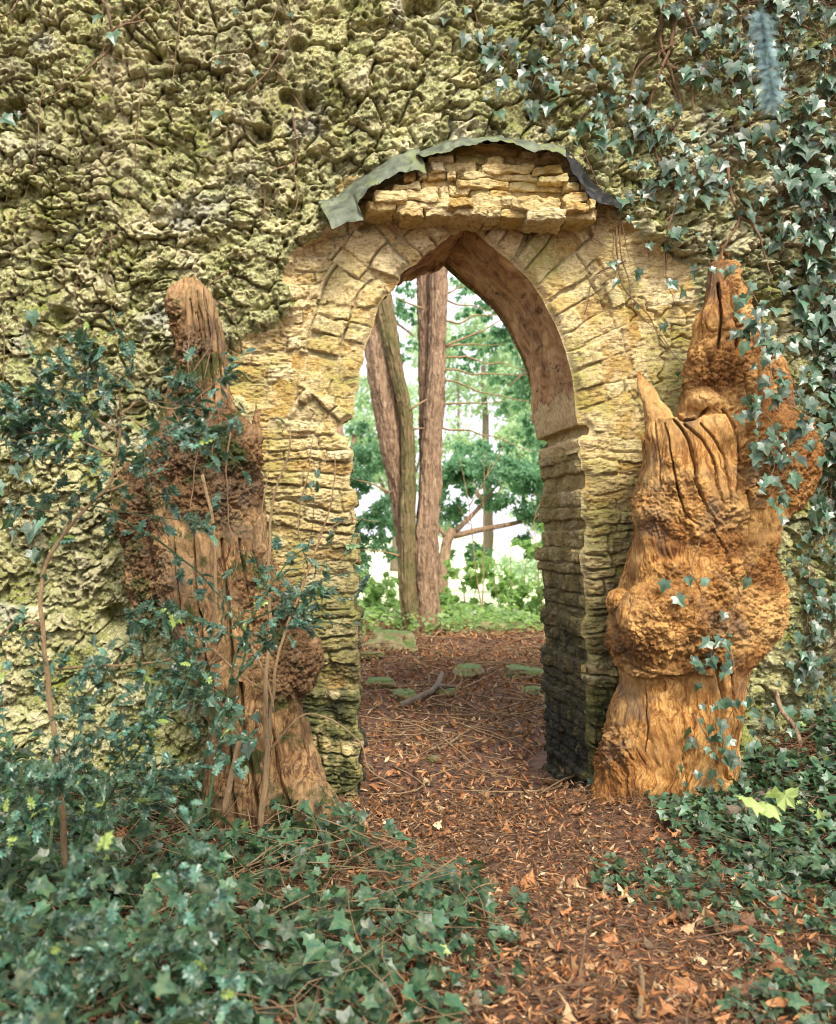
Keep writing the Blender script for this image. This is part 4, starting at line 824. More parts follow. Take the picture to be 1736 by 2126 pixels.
# bare roots
BR = [([(240, 110), (290, 60), (330, 30), (380, 40), (375, 120), (350, 210)], .006, 'pale bare vine looping near the top left of the rockwork'),
      ([(520, 210), (560, 160), (600, 90), (570, -10)], .006, 'red brown bare root climbing from the rockwork toward the top edge'),
      ([(600, 260), (610, 350), (620, 420), (600, 470)], .006, 'single bare root dangling left of the lead flashing'),
      ([(300, 180), (290, 290), (280, 400), (250, 480)], .004, 'long thin bare root down the middle of the left rockwork'),
      ([(100, 200), (90, 330), (70, 420), (40, 520), (60, 640)], .004, 'bare root trailing down the far left rockwork'),
      ([(470, 570), (430, 620), (455, 680), (445, 730)], .005, 'twisted pale root beside the top of the dark stump'),
      ([(200, 560), (240, 500), (235, 600), (260, 690)], .004, 'forked thin root on the rockwork above the holly'),
      ([(1350, 40), (1360, 140), (1400, 230), (1370, 330)], .012, 'thick pale ivy stem snaking down near the top right'),
      ([(1385, 10), (1370, 110), (1340, 230), (1345, 330), (1380, 420), (1360, 500)], .010, 'second thick ivy stem crossing the first near the top right'),
      ([(1480, 360), (1500, 460), (1470, 560), (1500, 620), (1560, 640)], .009, 'knotted brown ivy stem behind the tip of the golden stump'),
      ([(1270, 470), (1275, 540), (1300, 610), (1340, 660), (1380, 720)], .006, 'dark thin ivy stem creeping over the pale plaster'),
      ([(1190, 340), (1230, 420), (1210, 480), (1260, 520)], .004, 'fine bare root under the right end of the hood')]
for i, (p, r, lb) in enumerate(BR):
    side = [(p[1][0] + 8, p[1][1] + 5), (p[1][0] + 50 * (1 if i % 2 else -1), p[1][1] + 45), (p[1][0] + 70 * (1 if i % 2 else -1), p[1][1] + 120)]
    o = vine_on_wall(lb, [p, side], rv, 0, .05, .05, r, 'bare roots on the wall', leafy=False); o.name = 'bare_root'; o['category'] = 'root'

def ivy_over_stump(label, paths, rng, Y, n_, sz, spread, col='ivy', rad=.003):
    base = pt(*paths[0][0], Y); o = thing('ivy_vine', label, 'ivy', base, 'ivy on the stumps'); mb = MB(); L = Leaves()
    for path in paths:
        P = np.array([pt(u, v, Y + rng.uniform(-.03, .03)) for u, v in path]); P = tube(mb, P, rad, rad * .5, 5, .03, .015, rng=rng)
        for _ in range(int(n_ * len(P) * .03)):
            i = rng.randint(len(P)); p = P[i] + rng.normal(0, 1, 3) * np.array([spread, .03, spread])
            L.add(p, np.array([rng.normal(0, .6), -.4 + rng.normal(0, .3), -1 + rng.normal(0, .4)]), np.array([rng.normal(0, .4), -1, .6 + rng.normal(0, .3)]), sz * rng.uniform(.55, 1.3), rng.beta(2, 2.6))
    mb.build('stem', M['root'], o); L.build('foliage', IVY, M['ivy'], o) if L.p else None
    return o
ivy_over_stump('pale blue green ivy cascading over the right shoulder of the golden stump', [[(1580, 640), (1590, 720), (1600, 790), (1570, 870), (1610, 960), (1580, 1020)], [(1600, 760), (1650, 790), (1680, 880), (1650, 950), (1600, 1030)], [(1540, 580), (1575, 640), (1560, 700)], [(1560, 830), (1600, 870), (1620, 930)]], rv, -.74, 62, .055, .05)
ivy_over_stump('small dark ivy leaves scattered on the belly of the golden stump', [[(1450, 1130), (1440, 1190), (1460, 1250), (1440, 1290)], [(1480, 1190), (1530, 1230), (1500, 1330), (1470, 1380)], [(1400, 1180), (1430, 1200)]], rv, -.74, 15, .052, .045)
ivy_over_stump('ivy with tangled pale roots down the lower right of the golden stump', [[(1470, 1330), (1490, 1420), (1470, 1520), (1500, 1600)], [(1520, 1350), (1530, 1450), (1500, 1540), (1560, 1600)], [(1440, 1480), (1480, 1560), (1450, 1640)], [(1550, 1420), (1580, 1500), (1560, 1560)]], rv, -.68, 30, .055, .07)
ivy_over_stump('single ivy shoot stretched across the tip of the golden stump', [[(1395, 585), (1430, 565), (1480, 552), (1530, 545)]], rv, -.7, 26, .05, .015)
ivy_over_stump('pale branching ivy root climbing the face of the dark stump', [[(420, 600), (440, 700), (400, 780), (425, 850), (400, 1000), (390, 1100)], [(450, 620), (440, 720), (425, 780)], [(395, 690), (390, 760), (400, 800)], [(480, 900), (470, 1030), (490, 1150), (470, 1230)], [(440, 1050), (445, 1150), (430, 1220)]], rv, -.72, 0, .05, .05, rad=.005)
ivy_over_stump('glossy dark ivy leaves on the cut stem before the dark stump', [[(470, 1560), (480, 1500), (490, 1470)], [(490, 1490), (520, 1490)]], rv, -.85, 60, .07, .05)

def plant(name, label, cat, base, branches, rng, templ, leafm, stemm, leaf_sz, per=40, twig=.18, tw_n=10, group=None, up=.4, leafdir=.6, rr=None):
    """branches: list of (points in px with depth Y, r0, r1, leafiness)"""
    o = thing(name, label, cat, base, group); mb = MB(); L = Leaves()
    def leafalong(P, n, s):
        for _ in range(n):
            i = rng.randint(max(1, len(P) // 5), len(P)); T = P[min(i + 1, len(P) - 1)] - P[max(i - 1, 0)]; T /= np.linalg.norm(T) + 1e-9
            d = T * .7 + rng.normal(0, leafdir, 3); L.add(P[i] + rng.normal(0, .006, 3), d, np.array([rng.normal(0, .5), -.35 + rng.normal(0, .5), 1.0]), s * rng.uniform(.6, 1.25), rng.beta(2, 2.4) if rng.rand() > .04 else 1.0)
    for pts_, r0, r1, lf in branches:
        P = tube(mb, [pt(*q) for q in pts_], r0, r1, 7, .03, .006, rng=rng)
        leafalong(P, int(per * lf * .3), leaf_sz)
        for _ in range(int(tw_n * lf)):
            i = rng.randint(len(P) // 4, len(P)); T = P[min(i + 1, len(P) - 1)] - P[max(i - 1, 0)]; T /= np.linalg.norm(T) + 1e-9
            d = T * .5 + rng.normal(0, .6, 3); d[2] += up * .3; d /= np.linalg.norm(d); l = twig * rng.uniform(.5, 1.5); mid_ = P[i] + d * l * .5 + rng.normal(0, .02, 3)
            E = P[i] + d * l + np.array([0, 0, rng.normal(0, .03)]); Q = tube(mb, [P[i], mid_, E], max(.0015, r1 * .6), .001, 5, .03, rng=rng); leafalong(Q, int(per / 6), leaf_sz)
    mb.build('stem', M[stemm], o); 
    if L.p: L.build('foliage', templ, M[leafm], o)
    return o
rh = np.random.RandomState(5); y2 = -1.7
def Yb(pts_, Y): return [(u, v, Y) for u, v in pts_]
b0 = pt(125, 1660, y2)
plant('holly_sapling', 'tall holly sapling with a curved grey trunk in front of the rockwork at left', 'holly', (b0[0], y2, float(G(b0[0], y2))),
      [(Yb([(135, 1800), (125, 1640), (110, 1500), (98, 1400), (88, 1300), (85, 1230), (95, 1170), (130, 1110), (180, 1055), (225, 1010), (240, 950), (250, 880), (245, 790)], y2), .014, .004, .5),
       (Yb([(225, 1020), (300, 990), (350, 962)], y2), .006, .003, .25), (Yb([(242, 945), (170, 950), (70, 945)], y2), .004, .002, .5),
       (Yb([(88, 1298), (40, 1290), (0, 1320), (-60, 1330)], y2 + .05), .007, .004, .2), (Yb([(100, 1390), (200, 1382), (340, 1372), (400, 1340)], y2 + .1), .006, .002, .3),
       (Yb([(247, 900), (180, 860), (100, 830), (0, 820)], y2 - .15), .004, .002, 1.2), (Yb([(250, 860), (300, 830), (360, 850), (440, 800)], y2 - .1), .004, .002, .9),
       (Yb([(245, 900), (200, 800), (190, 740)], y2 - .1), .003, .0015, .7), (Yb([(240, 950), (130, 900), (30, 900), (-40, 880)], y2 - .2), .004, .002, 1.4), (Yb([(180, 1055), (100, 1060), (0, 1040)], y2), .003, .0015, .25), (Yb([(247, 860), (330, 900), (420, 905), (480, 870)], y2 - .2), .003, .0015, .7)],
      rh, HOLLY, 'holly', 'stem_tan', .052, 60, .17, 14)
plant('holly_sapling', 'green stemmed holly spreading over the middle of the dark stump', 'holly', pt(480, 1500, -1.5),
      [(Yb([(430, 1700), (470, 1450), (500, 1330), (540, 1250), (590, 1180), (640, 1130)], -1.5), .006, .003, 1.3), (Yb([(205, 1060), (330, 1120), (450, 1230), (510, 1330), (480, 1450)], -1.5), .004, .003, .3),
       (Yb([(500, 1330), (430, 1290), (360, 1270), (300, 1300)], -1.5), .004, .002, 1.2), (Yb([(520, 1290), (600, 1250), (680, 1200), (740, 1190)], -1.45), .004, .002, 1.0), (Yb([(480, 1420), (560, 1330), (640, 1290), (740, 1300)], -1.5), .004, .002, .8),
       (Yb([(190, 1050), (300, 1070), (420, 1085)], -1.5), .003, .0015, .5), (Yb([(470, 1450), (390, 1400), (320, 1410)], -1.6), .004, .002, 1.1), (Yb([(340, 1100), (300, 1000), (330, 930)], -1.5), .002, .001, .3)],
      rh, HOLLY, 'holly', 'stem_green', .052, 38, .19, 11)
plant('holly_bush', 'dense dark holly bush filling the left side below the sapling', 'holly', pt(150, 1750, -1.9),
      [(Yb([(150, 1800), (200, 1650), (260, 1550), (330, 1480)], -1.8), .007, .003, 1.8), (Yb([(120, 1800), (60, 1650), (20, 1560), (-40, 1500)], -1.9), .007, .003, 1.8), (Yb([(160, 1790), (230, 1700), (330, 1620), (420, 1590)], -1.8), .006, .003, 1.6), (Yb([(100, 1790), (120, 1620), (170, 1520), (150, 1440)], -2.0), .006, .003, 1.5),
       (Yb([(150, 1800), (280, 1560), (380, 1440), (400, 1360)], -1.7), .006, .003, 1.3), (Yb([(60, 1800), (-20, 1700), (-80, 1600)], -1.9), .006, .003, 1.5)],
      rh, HOLLY, 'holly', 'stem_green', .05, 40, .2, 11)
plant('holly_bush', 'blurred holly sprays low in the bottom left corner nearest the camera', 'holly', pt(100, 2200, -2.75),
      [(Yb([(80, 2300), (150, 2100), (250, 2000), (380, 1960)], -2.75), .006, .002, 1.3), (Yb([(60, 2300), (40, 2100), (90, 1950), (160, 1880)], -2.8), .006, .002, 1.3), (Yb([(200, 2300), (300, 2150), (420, 2090), (520, 2080)], -2.8), .005, .002, 1.2), (Yb([(20, 2300), (-40, 2100), (0, 1960)], -2.75), .005, .002, 1.2), (Yb([(350, 2300), (420, 2000), (400, 1800)], -2.6), .003, .0015, .6)],
      rh, HOLLY, 'holly', 'stem_green', .048, 44, .14, 12)
# bare shrub in front of the dark stump
plant('bare_shrub', 'leafless tan shrub with knotted forked stem before the dark stump', 'shrub', pt(540, 1700, -.95),
      [(Yb([(540, 1720), (550, 1640), (556, 1560), (550, 1500), (552, 1400), (560, 1300), (560, 1150), (570, 1030), (600, 940), (604, 890)], -.95), .015, .004, .05), (Yb([(556, 1560), (566, 1450), (575, 1380), (590, 1320), (640, 1180), (690, 1030), (695, 940)], -.9), .009, .003, .15),
       (Yb([(556, 1560), (590, 1520), (620, 1490), (650, 1480), (700, 1500), (745, 1540), (770, 1600), (840, 1640)], -.9), .005, .003, 0), (Yb([(505, 1300), (540, 1380), (560, 1430), (568, 1480)], -.95), .006, .005, 0), (Yb([(440, 1345), (500, 1400), (545, 1430)], -.95), .006, .004, .1), (Yb([(560, 1150), (545, 1060), (560, 960)], -.95), .004, .002, .1), (Yb([(640, 1180), (620, 1080), (640, 980), (650, 900)], -.9), .004, .002, .2), (Yb([(660, 1110), (720, 1080), (790, 1085)], -.9), .003, .0015, .1)],
      rh, DIA, 'holly', 'stem_tan', .05, 8, .2, 9)
o = plant('cut_stem', 'short sawn off tan stem leaning left of the forked shrub', 'stem', pt(470, 1680, -.9), [(Yb([(462, 1690), (480, 1620), (492, 1570), (497, 1540)], -.9), .015, .013, 0)], rh, DIA, 'holly', 'stem_tan', .05, 0, .1, 0)
for c in list(o.children):
    if c.name.startswith('foliage'): bpy.data.objects.remove(c)
plant('bare_shoot', 'long pale leaning stem across the middle of the dark stump', 'stem', pt(440, 1260, -.95), [(Yb([(420, 985), (438, 1060), (445, 1150), (448, 1260), (440, 1340)], -.95), .008, .006, 0)], rh, DIA, 'holly', 'stem_tan', .05, 0, .1, 0)

# ground ivy
def ground_ivy(label, poly, n, rng, hmax, sz, name='ground_ivy', tilt=.62, ymax=-.05):
    p = sample_poly(poly, n, rng); p = p[p[:, 1] < ymax]; n = len(p)
    keep = rng.rand(n) < sst(-.75, .25, fbm2(p[:, 0], p[:, 1], 2.2, 3, 3) + .2); p = p[keep]; n = len(p)
    pos = np.column_stack([p, G(p[:, 0], p[:, 1]) + rng.beta(1.5, 1.8, n) * hmax + .015])
    o = scatter(name, *IVY, pos, rotmat(np.stack([rng.normal(0, .8, n), -.35 + rng.normal(0, .7, n), rng.normal(-.15, .35, n)], 1), np.stack([rng.normal(0, tilt, n), -.35 + rng.normal(0, tilt, n), np.ones(n)], 1)), sz * rng.uniform(.45, 1.3, n), np.clip(rng.beta(1.4, 2.0, n) + (rng.rand(n) > .985), 0, 1), M['ivy_dark'])
    return tag(o, label, 'ivy', kind='stuff')
rgi = np.random.RandomState(31)
pl_ = np.array([*ground_poly([(740, 1735), (860, 1830), (1010, 1890), (1020, 1950), (900, 2060), (930, 2126), (950, 2300)]), (-1.8, -3.3), (-2.2, -.1), (-.3, -.1)])
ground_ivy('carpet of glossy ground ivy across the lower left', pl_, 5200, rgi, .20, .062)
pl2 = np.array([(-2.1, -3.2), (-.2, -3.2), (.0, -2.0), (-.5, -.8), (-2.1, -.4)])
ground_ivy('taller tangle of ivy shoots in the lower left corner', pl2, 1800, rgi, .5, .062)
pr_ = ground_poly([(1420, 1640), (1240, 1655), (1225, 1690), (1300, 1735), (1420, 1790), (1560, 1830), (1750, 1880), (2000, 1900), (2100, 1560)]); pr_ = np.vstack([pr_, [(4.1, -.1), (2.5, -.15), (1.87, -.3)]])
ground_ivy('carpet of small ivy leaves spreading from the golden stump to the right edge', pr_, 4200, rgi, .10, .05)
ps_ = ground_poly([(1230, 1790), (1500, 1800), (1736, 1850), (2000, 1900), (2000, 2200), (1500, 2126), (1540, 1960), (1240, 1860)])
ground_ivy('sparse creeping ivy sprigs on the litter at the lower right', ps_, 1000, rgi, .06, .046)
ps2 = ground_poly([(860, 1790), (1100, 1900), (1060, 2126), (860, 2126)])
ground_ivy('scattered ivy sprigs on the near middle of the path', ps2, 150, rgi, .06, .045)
twigs('ivy_stems', 'tangled tan runners and stems beneath the lower left ivy', pl_, 900, rgi, .15, .6, M['stem_tan'], .16, .0028)
twigs('ivy_stems', 'tangled tan runners beneath the ivy at right', pr_, 420, rgi, .1, .4, M['root'], .08, .0022)

# ------------------------------------------------------------------ beyond the arch: trunks
def c2(cx, cy): return 675 + cx * .4152, 519 + cy * .4152
def trunk(o, rowsv, Y, mat, seed, name='trunk', base_drop=40, top_ext=0):
    A = np.array(rowsv, float); Pc, Rr = [], []
    for v, l, r in A: a = np.array(pt(l, v, Y)); b = np.array(pt(r, v, Y)); Pc.append((a + b) / 2); Rr.append((b - a)[0] / 2)
    if top_ext:
        d = Pc[0] - Pc[1]; d /= np.linalg.norm(d); Pc.insert(0, Pc[0] + d * top_ext); Rr.insert(0, Rr[0] * .6)
    Pc, Rr = np.array(Pc), np.array(Rr); Q = smooth_path(np.column_stack([Pc, Rr]), .016); sides = 84; n = len(Q); a = np.arange(sides) / sides * 2 * np.pi
    P, r = Q[:, :3], Q[:, 3]; V = P[:, None] + r[:, None, None] * np.stack([np.cos(a), np.sin(a), 0 * a], -1)[None]; V = V.reshape(-1, 3)
    ang = np.tile(a, n); zz = V[:, 2]; q = np.stack([np.cos(ang) * 1.2, np.sin(ang) * 1.2, zz * .9], 1)
    d = .016 * fbm3(q * np.array([1, 1, .5]), 4, seed, 3) + .016 * sst(.0, .15, fbm3(q * np.array([1, 1, .35]), 9, seed + 4, 4)) + .010 * sst(.0, .1, fbm3(q * np.array([1, 1, .5]), 17, seed + 8, 2))
    rad = V - np.repeat(P, sides, 0); rad /= np.linalg.norm(rad, axis=1)[:, None]; V = V + rad * d[:, None]
    i = np.arange(n - 1)[:, None] * sides; j = np.arange(sides)[None]; k = (j + 1) % sides
    mesh(name, V, np.stack([i + j, i + sides + j, i + sides + k, i + k], -1).reshape(-1, 4), mat, o)
YT = 7.2
def dead(o, pts_, Y, r0=.018, r1=.006, mat='stem_tan'):
    mb = MB(); tube(mb, [pt(*c2(a, b), Y + i * .05) for i, (a, b) in enumerate(pts_)], r0, r1 * .6, 6, .07, .045, rng=rh); mb.build('branch', M[mat], o)
tl = thing('conifer_tree', 'reddish leaning trunk with greenish stem fused against it beyond the arch', 'tree', pt(855, 1315, YT), 'conifers beyond the arch')
trunk(tl, [(560, 740, 785), (640, 752, 803), (727, 760, 816), (851, 779, 829), (934, 793, 837), (1017, 812, 842), (1120, 826, 850), (1240, 838, 858), (1330, 842, 866)], YT + .12, M['bark_red'], 3, top_ext=5)
trunk(tl, [(560, 770, 800), (664, 787, 818), (768, 812, 835), (851, 831, 851), (934, 837, 858), (1059, 835, 860), (1183, 831, 860), (1260, 836, 864), (1335, 842, 874)], YT - .1, M['bark_green'], 9, top_ext=5)
for b in ([(410, 805), (500, 750), (620, 675)], [(430, 890), (510, 880)], [(320, 1210), (250, 1180), (150, 1150)], [(370, 1540), (280, 1500), (180, 1490)]): dead(tl, b, YT - .15)
tr = thing('conifer_tree', 'upright twin stemmed brown trunk with dead side branches, right of the pair beyond the arch', 'tree', pt(888, 1310, YT), 'conifers beyond the arch')
trunk(tr, [(500, 866, 891), (544, 868, 892), (640, 870, 893), (727, 872, 896), (890, 874, 896), (1040, 874, 898), (1120, 868, 900)], YT + .2, M['bark_red'], 13, top_ext=5)
trunk(tr, [(500, 900, 927), (544, 899, 926), (640, 896, 924), (727, 893, 922), (850, 885, 918), (934, 878, 914), (1040, 872, 911), (1142, 862, 906), (1240, 866, 908), (1330, 866, 918)], YT - .05, M['bark_red'], 17, top_ext=5)
for b in ([(600, 365), (700, 350), (860, 315), (1000, 330)], [(600, 470), (750, 420), (880, 345), (1000, 300)], [(590, 480), (760, 480), (900, 480)], [(590, 540), (660, 525), (800, 560), (1060, 612)], [(585, 600), (750, 612), (1060, 622)], [(590, 755), (750, 760), (900, 755)], [(560, 670), (640, 665), (850, 720), (1080, 780)],
          [(600, 210), (650, 200), (720, 170)], [(560, 890), (700, 905), (900, 950), (1060, 1010)], [(600, 250), (720, 280), (860, 300)], [(480, 290), (400, 250), (330, 215)], [(600, 200), (540, 260), (490, 330)]): dead(tr, b, YT - .05)
# background foliage
def crown(o, blobs, n, templ, mat, rng, sz, droop=0.0, name='crown', fl=.55):
    """blobs: (u, v, Y, ru, rv, ry metres); leaves gather in small clumps through each blob's volume"""
    blobs = [(b[0] + rng.normal(0, .55) * b[3], b[1] + rng.normal(0, .5) * b[4], b[2] + rng.normal(0, .4), b[3] * rng.uniform(.25, .6), b[4] * rng.uniform(.18, .42), b[5] * .5) for b in blobs for _ in range(6)]
    W = np.array([b[3] * b[4] for b in blobs], float); W /= W.sum(); PP = []
    for b, wgt in zip(blobs, W):
        k = max(1, int(n * wgt)); s = (D0 + b[2]) / F; c = np.array(pt(*b[:3])); nc = max(3, k // 22)
        d = rng.normal(0, 1, (nc, 3)); d /= np.linalg.norm(d, axis=1)[:, None]; rr = rng.uniform(.15, 1, nc) ** .6
        cen = c + d * rr[:, None] * np.array([b[3] * s, b[5], b[4] * s]); i = rng.randint(nc, size=k); cs = np.array([1, 1, fl]) * min(b[3], b[4]) * s * .24
        PP.append(cen[i] + rng.normal(0, 1, (k, 3)) * cs)
    P = np.vstack(PP); k = len(P)
    d = rng.normal(0, 1, (k, 3)); d[:, 2] -= droop; u = rng.normal(0, .6, (k, 3)); u[:, 2] += 1
    return scatter(name, *templ, P, rotmat(d, u), sz * rng.uniform(.5, 1.4, k), rng.beta(2, 2.2, k), mat, o)
def bgtree(name, label, cat, base, stems, blobs, n, templ, mat, sz, rng, droop=0, stemmat='bark_red', group=None, fl=.55):
    o = thing(name, label, cat, pt(*base), group); mb = MB()
    for pts_, r0, r1 in stems: tube(mb, [pt(*p) for p in pts_], r0, r1, 7, .15, .03, rng=rng)
    mb.build('trunk', M[stemmat], o); crown(o, blobs, n, templ, M[mat], rng, sz, droop, fl=fl); return o
rb = np.random.RandomState(99)
bgtree('evergreen_tree', 'dark spreading evergreen with a forked leaning trunk right of the twin trunks', 'tree', (915, 1290, 11),
       [([(912, 1290, 11), (920, 1200, 11), (932, 1120, 11), (945, 1100, 11)], .13, .09), ([(940, 1112, 11), (1000, 1100, 11), (1060, 1090, 11), (1130, 1070, 11)], .06, .03), ([(932, 1120, 11), (900, 1085, 11), (850, 1070, 11)], .05, .02), ([(945, 1105, 11), (990, 1060, 11), (1040, 1000, 11)], .05, .02)],
       [(960, 1020, 11, 60, 70, 1.2), (1060, 1000, 11, 70, 90, 1.3), (1120, 1060, 11.3, 50, 60, 1), (905, 1000, 11.5, 40, 60, 1), (1010, 945, 11.5, 50, 40, 1), (1160, 980, 11, 50, 90, 1), (990, 1150, 11.5, 40, 30, .6), (1090, 1130, 11.5, 50, 30, .7)], 13000, DIA, 'dark_fol', .10, rb, .2, group='evergreens beyond the arch')
bgtree('evergreen_tree', 'dark evergreen behind the left jamb, left of the leaning trunk', 'tree', (740, 1290, 10),
       [([(700, 1300, 10), (705, 1150, 10), (720, 1000, 10), (735, 900, 10)], .1, .04), ([(705, 1150, 10), (760, 1080, 10), (800, 1050, 10)], .04, .02)],
       [(765, 960, 10, 35, 70, .9), (760, 1080, 10, 55, 60, 1), (720, 1000, 10, 50, 100, 1), (800, 1110, 10.3, 40, 40, .8), (750, 895, 10, 25, 25, .5), (745, 1160, 10, 30, 40, .6)], 7500, DIA, 'dark_fol', .085, rb, .2, group='evergreens beyond the arch')
bgtree('drooping_conifer', 'feathery drooping conifer hanging down the right side beyond the arch', 'tree', (1180, 1300, 13),
       [([(1200, 1300, 13), (1195, 900, 13), (1190, 500, 13), (1185, 200, 13)], .25, .12), ([(1190, 620, 13), (1100, 600, 13), (1000, 640, 13)], .06, .02), ([(1190, 740, 13), (1120, 750, 13), (1060, 800, 13)], .05, .02), ([(1190, 480, 13), (1080, 470, 13), (980, 560, 13)], .05, .02), ([(1190, 560, 13), (1050, 600, 13), (1080, 760, 13)], .03, .02)],
       [(1000, 640, 13, 35, 35, .8), (1045, 690, 13, 40, 50, .8), (1095, 760, 13, 40, 80, .9), (1100, 880, 13, 40, 60, .8), (1000, 760, 13, 30, 25, .6), (960, 700, 13, 30, 20, .6), (1130, 640, 13, 50, 80, 1), (1060, 560, 13, 60, 50, 1), (960, 590, 13, 35, 20, .7), (1170, 800, 13, 60, 150, 1.2), (1000, 700, 13.5, 60, 30, .8), (1080, 620, 13.5, 50, 60, 1), (1070, 820, 13.5, 40, 50, .8)], 15000, DIA, 'dark_fol', .085, rb, 1.4, group='conifers beyond the arch')
bgtree('drooping_conifer', 'small patch of conifer foliage showing left of the twin trunks near the arch head', 'tree', (700, 1300, 13),
       [([(690, 1300, 13), (695, 900, 13), (700, 400, 13)], .22, .12), ([(700, 640, 13), (770, 640, 13), (860, 700, 13)], .05, .02)],
       [(835, 650, 13, 30, 35, .7), (850, 720, 13, 28, 20, .6), (780, 680, 13, 50, 60, 1), (740, 600, 13, 60, 80, 1), (850, 600, 13, 25, 20, .5)], 4500, DIA, 'dark_fol', .085, rb, 1.0, group='conifers beyond the arch')
for i, (u, v, Y, ru, rv_, n, lb) in enumerate([(780, 1240, 9, 55, 55, 1500, 'bright green understorey shrub at the left beyond the arch'), (960, 1235, 9.5, 55, 60, 1800, 'bright green understorey shrub just right of the twin trunks'), (1060, 1200, 9, 65, 85, 2600, 'tall bright green shrub filling the right side beyond the arch'), (1150, 1250, 8.5, 50, 70, 1500, 'bright green shrub mostly hidden by the right jamb'), (680, 1250, 9, 50, 70, 900, 'bright green shrub mostly hidden by the left jamb')]):
    sb = [(u + rb.uniform(-1, 1) * ru, v + rb.uniform(-.9, 1) * rv_, Y + rb.uniform(-.5, .5), ru * rb.uniform(.3, .5), rv_ * rb.uniform(.22, .4), .4) for _ in range(9)]
    bgtree('shrub', lb, 'shrub', (u, 1305, Y), [([(u, 1310, Y), (u + 5, 1250, Y), (u - 5, v - rv_ * .8, Y)], .014, .005), ([(u, 1310, Y), (u + 25, 1240, Y), (u + 36, v - rv_ * .7, Y)], .010, .004), ([(u, 1310, Y), (u - 22, 1250, Y), (u - 34, v - rv_ * .5, Y)], .009, .004)], sb, int(n * .55), IVY, 'mid_fol', .085, rb, .1, 'stem_tan', 'bright shrubs beyond the arch', fl=.9)
for i, (pts_, lb) in enumerate([([(1005, 1300), (990, 1200), (975, 1050), (955, 950)], 'thin bare sapling bending left among the bright shrubs'), ([(1000, 1300), (1003, 1150), (1004, 1000), (1005, 940)], 'thin straight sapling between the bent one and the right jamb'), ([(1125, 1290), (1118, 1180), (1110, 1080), (1130, 1020)], 'thin sapling stem beside the right jamb')]):
    o = thing('sapling', lb, 'sapling', pt(*pts_[0], 8.2), 'thin saplings beyond the arch'); mb = MB(); tube(mb, [pt(u, v, 8.2) for u, v in pts_], .012, .005, 6, .1, .02, rng=rb)
    u, v = pts_[2]; tube(mb, [pt(u, v, 8.2), pt(u + 30, v - 50, 8.2), pt(u + 45, v - 95, 8.3)], .01, .004, 5, .1, .01, rng=rb); tube(mb, [pt(u, v + 40, 8.2), pt(u - 25, v, 8.2)], .008, .003, 5, .1, .01, rng=rb); mb.build('stem', M['stem_tan'], o)
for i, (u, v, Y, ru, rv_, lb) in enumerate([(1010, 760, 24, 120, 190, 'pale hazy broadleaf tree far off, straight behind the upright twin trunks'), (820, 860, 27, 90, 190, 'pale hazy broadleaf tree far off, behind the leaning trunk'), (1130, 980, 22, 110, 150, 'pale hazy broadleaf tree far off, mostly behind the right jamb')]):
    bgtree('broadleaf_tree', lb, 'tree', (u, 1180, Y), [([(u, 1185, Y), (u + 4, 1080, Y), (u - 6, v, Y)], .2, .08), ([(u, 1080, Y), (u + 50, 960, Y), (u + 70, v, Y)], .09, .03), ([(u, 1060, Y), (u - 50, 950, Y), (u - 60, v, Y)], .09, .03)], [(u, v, Y, ru, rv_, 2), (u + 30, v + 120, Y, ru, rv_ * .6, 2), (u - 30, v - 60, Y, ru * .8, rv_ * .6, 2)], 9000, DIA, 'haze_pale_fol', .17, rb, .3, 'stem_grey', 'far trees beyond the arch', fl=.7)
n = 2600; p = np.column_stack([rb.uniform(-1.8, 4.8, n), rb.uniform(6.6, 9.5, n)])
tag(scatter('ground_ivy', *IVY, np.column_stack([p, G(p[:, 0], p[:, 1]) + rb.uniform(.02, .3, n)]), rand_rot(n, rb, .5), rb.uniform(.05, .12, n), rb.beta(2, 2, n), M['mid_fol']), 'low green leafy growth round the feet of the trunks beyond the arch', 'undergrowth', kind='stuff')
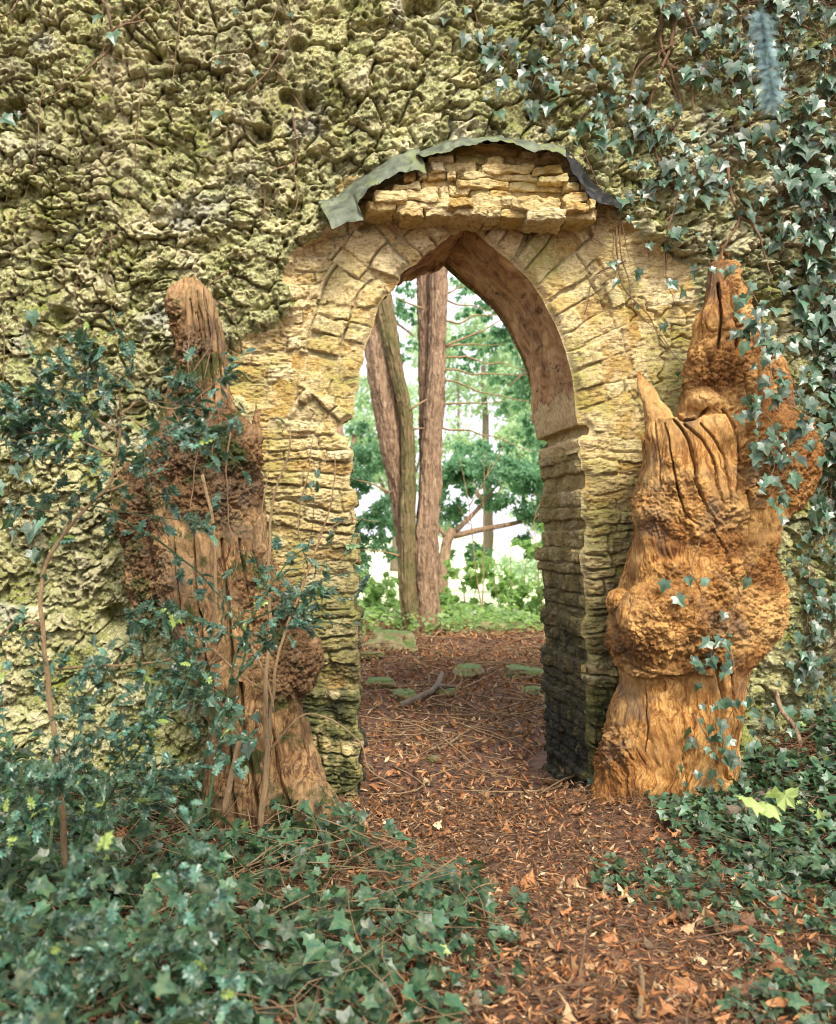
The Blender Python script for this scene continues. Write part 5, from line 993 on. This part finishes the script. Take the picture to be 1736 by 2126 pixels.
# lime green seedling and a hanging conifer sprig
o = thing('seedling', 'seedling with four large lime green leaves above the ivy at the lower right', 'seedling', pt(1590, 1760, -1.6)); mb = MB(); L = Leaves()
tube(mb, [pt(1600, 1800, -1.6), pt(1598, 1720, -1.62), pt(1590, 1665, -1.65)], .003, .002, 6, .03)
for (u, v, du, dv, s) in [(1575, 1665, -60, 5, .10), (1600, 1668, -15, 30, .09), (1610, 1660, 50, -15, .10), (1600, 1655, 15, -20, .06)]:
    a = np.array(pt(u, v, -1.65)); b = np.array(pt(u + du, v + dv, -1.7)); L.add(a, b - a, np.array([0, -.5, 1.]), s, .6)
mb.build('stem', M['stem_green'], o); L.build('foliage', BROAD, M['lime_leaf'], o)
o = thing('conifer_sprig', 'blurred bluish conifer sprig hanging in front of the wall at the top right', 'sprig', pt(1580, 20, -3.1)); mb = MB(); L = Leaves()
P = tube(mb, [pt(1565, -60, -3.1), pt(1585, 60, -3.1), pt(1600, 150, -3.1), pt(1603, 215, -3.1)], .0015, .0008, 5, .012)
for i in range(420):
    k = rb.randint(len(P) // 3, len(P)); L.add(P[k], np.array([rb.normal(0, 1), rb.normal(0, .8), -.6 + rb.normal(0, .3)]), np.array([0, -1, .3]), rb.uniform(.018, .042), rb.rand())
mb.build('stem', M['stem_green'], o); L.build('needles', NEEDLE, M['blue_needle'], o)

# small things on the ground
gq = lambda x_, y_: float(G(x_, y_))
o = thing('mushroom_cluster', 'cluster of tiny brown capped mushrooms at the right foot of the dark stump', 'mushrooms', pt(662, 1722, -.72)); rm = np.random.RandomState(8); mb = MB(); ms = MB()
for i in range(16):
    u, v = 662 + rm.normal(0, 16), 1715 + rm.normal(0, 7); p = np.array(pt(u, v, -.74 + rm.normal(0, .02))); a = rm.uniform(.006, .011); Vc = IC[0] * np.array([a, a, a * .65]); Vc[:, 2] = np.maximum(Vc[:, 2], -a * .15)
    mesh('cap', Vc + p, IC[1], M['stem_tan'], o); ms = MB(); tube(ms, [p - np.array([0, 0, .035]), p], .0025, .002, 5, .02); ms.build('stem', M['stem_tan'], o)
mb = MB(); tube(mb, [pt(1608, 1432, -.16), pt(1622, 1475, -.2), pt(1650, 1510, -.25), pt(1668, 1560, -.33)], .013, .011, 8, .02, .006, rng=rm); tube(mb, [pt(1622, 1475, -.2), pt(1612, 1490, -.22)], .006, .004, 6, .02)
tag(mb.build('fallen_branch', M['bark_red']), 'pinkish grey broken branch leaning on the wall right of the golden stump', 'fallen branch')
mb = MB(); x0, _, _ = pt(1500, 1625, -.75); tube(mb, [(x0, -.78, gq(x0, -.78) + .05), (x0 + .12, -.74, gq(x0, -.78) + .065), (x0 + .26, -.70, gq(x0 + .2, -.7) + .06)], .045, .038, 14, .015, .012, rng=rm)
tag(mb.build('rotten_log', M['stem_grey']), 'short mottled grey rotten log in the ivy right of the golden stump base', 'log')
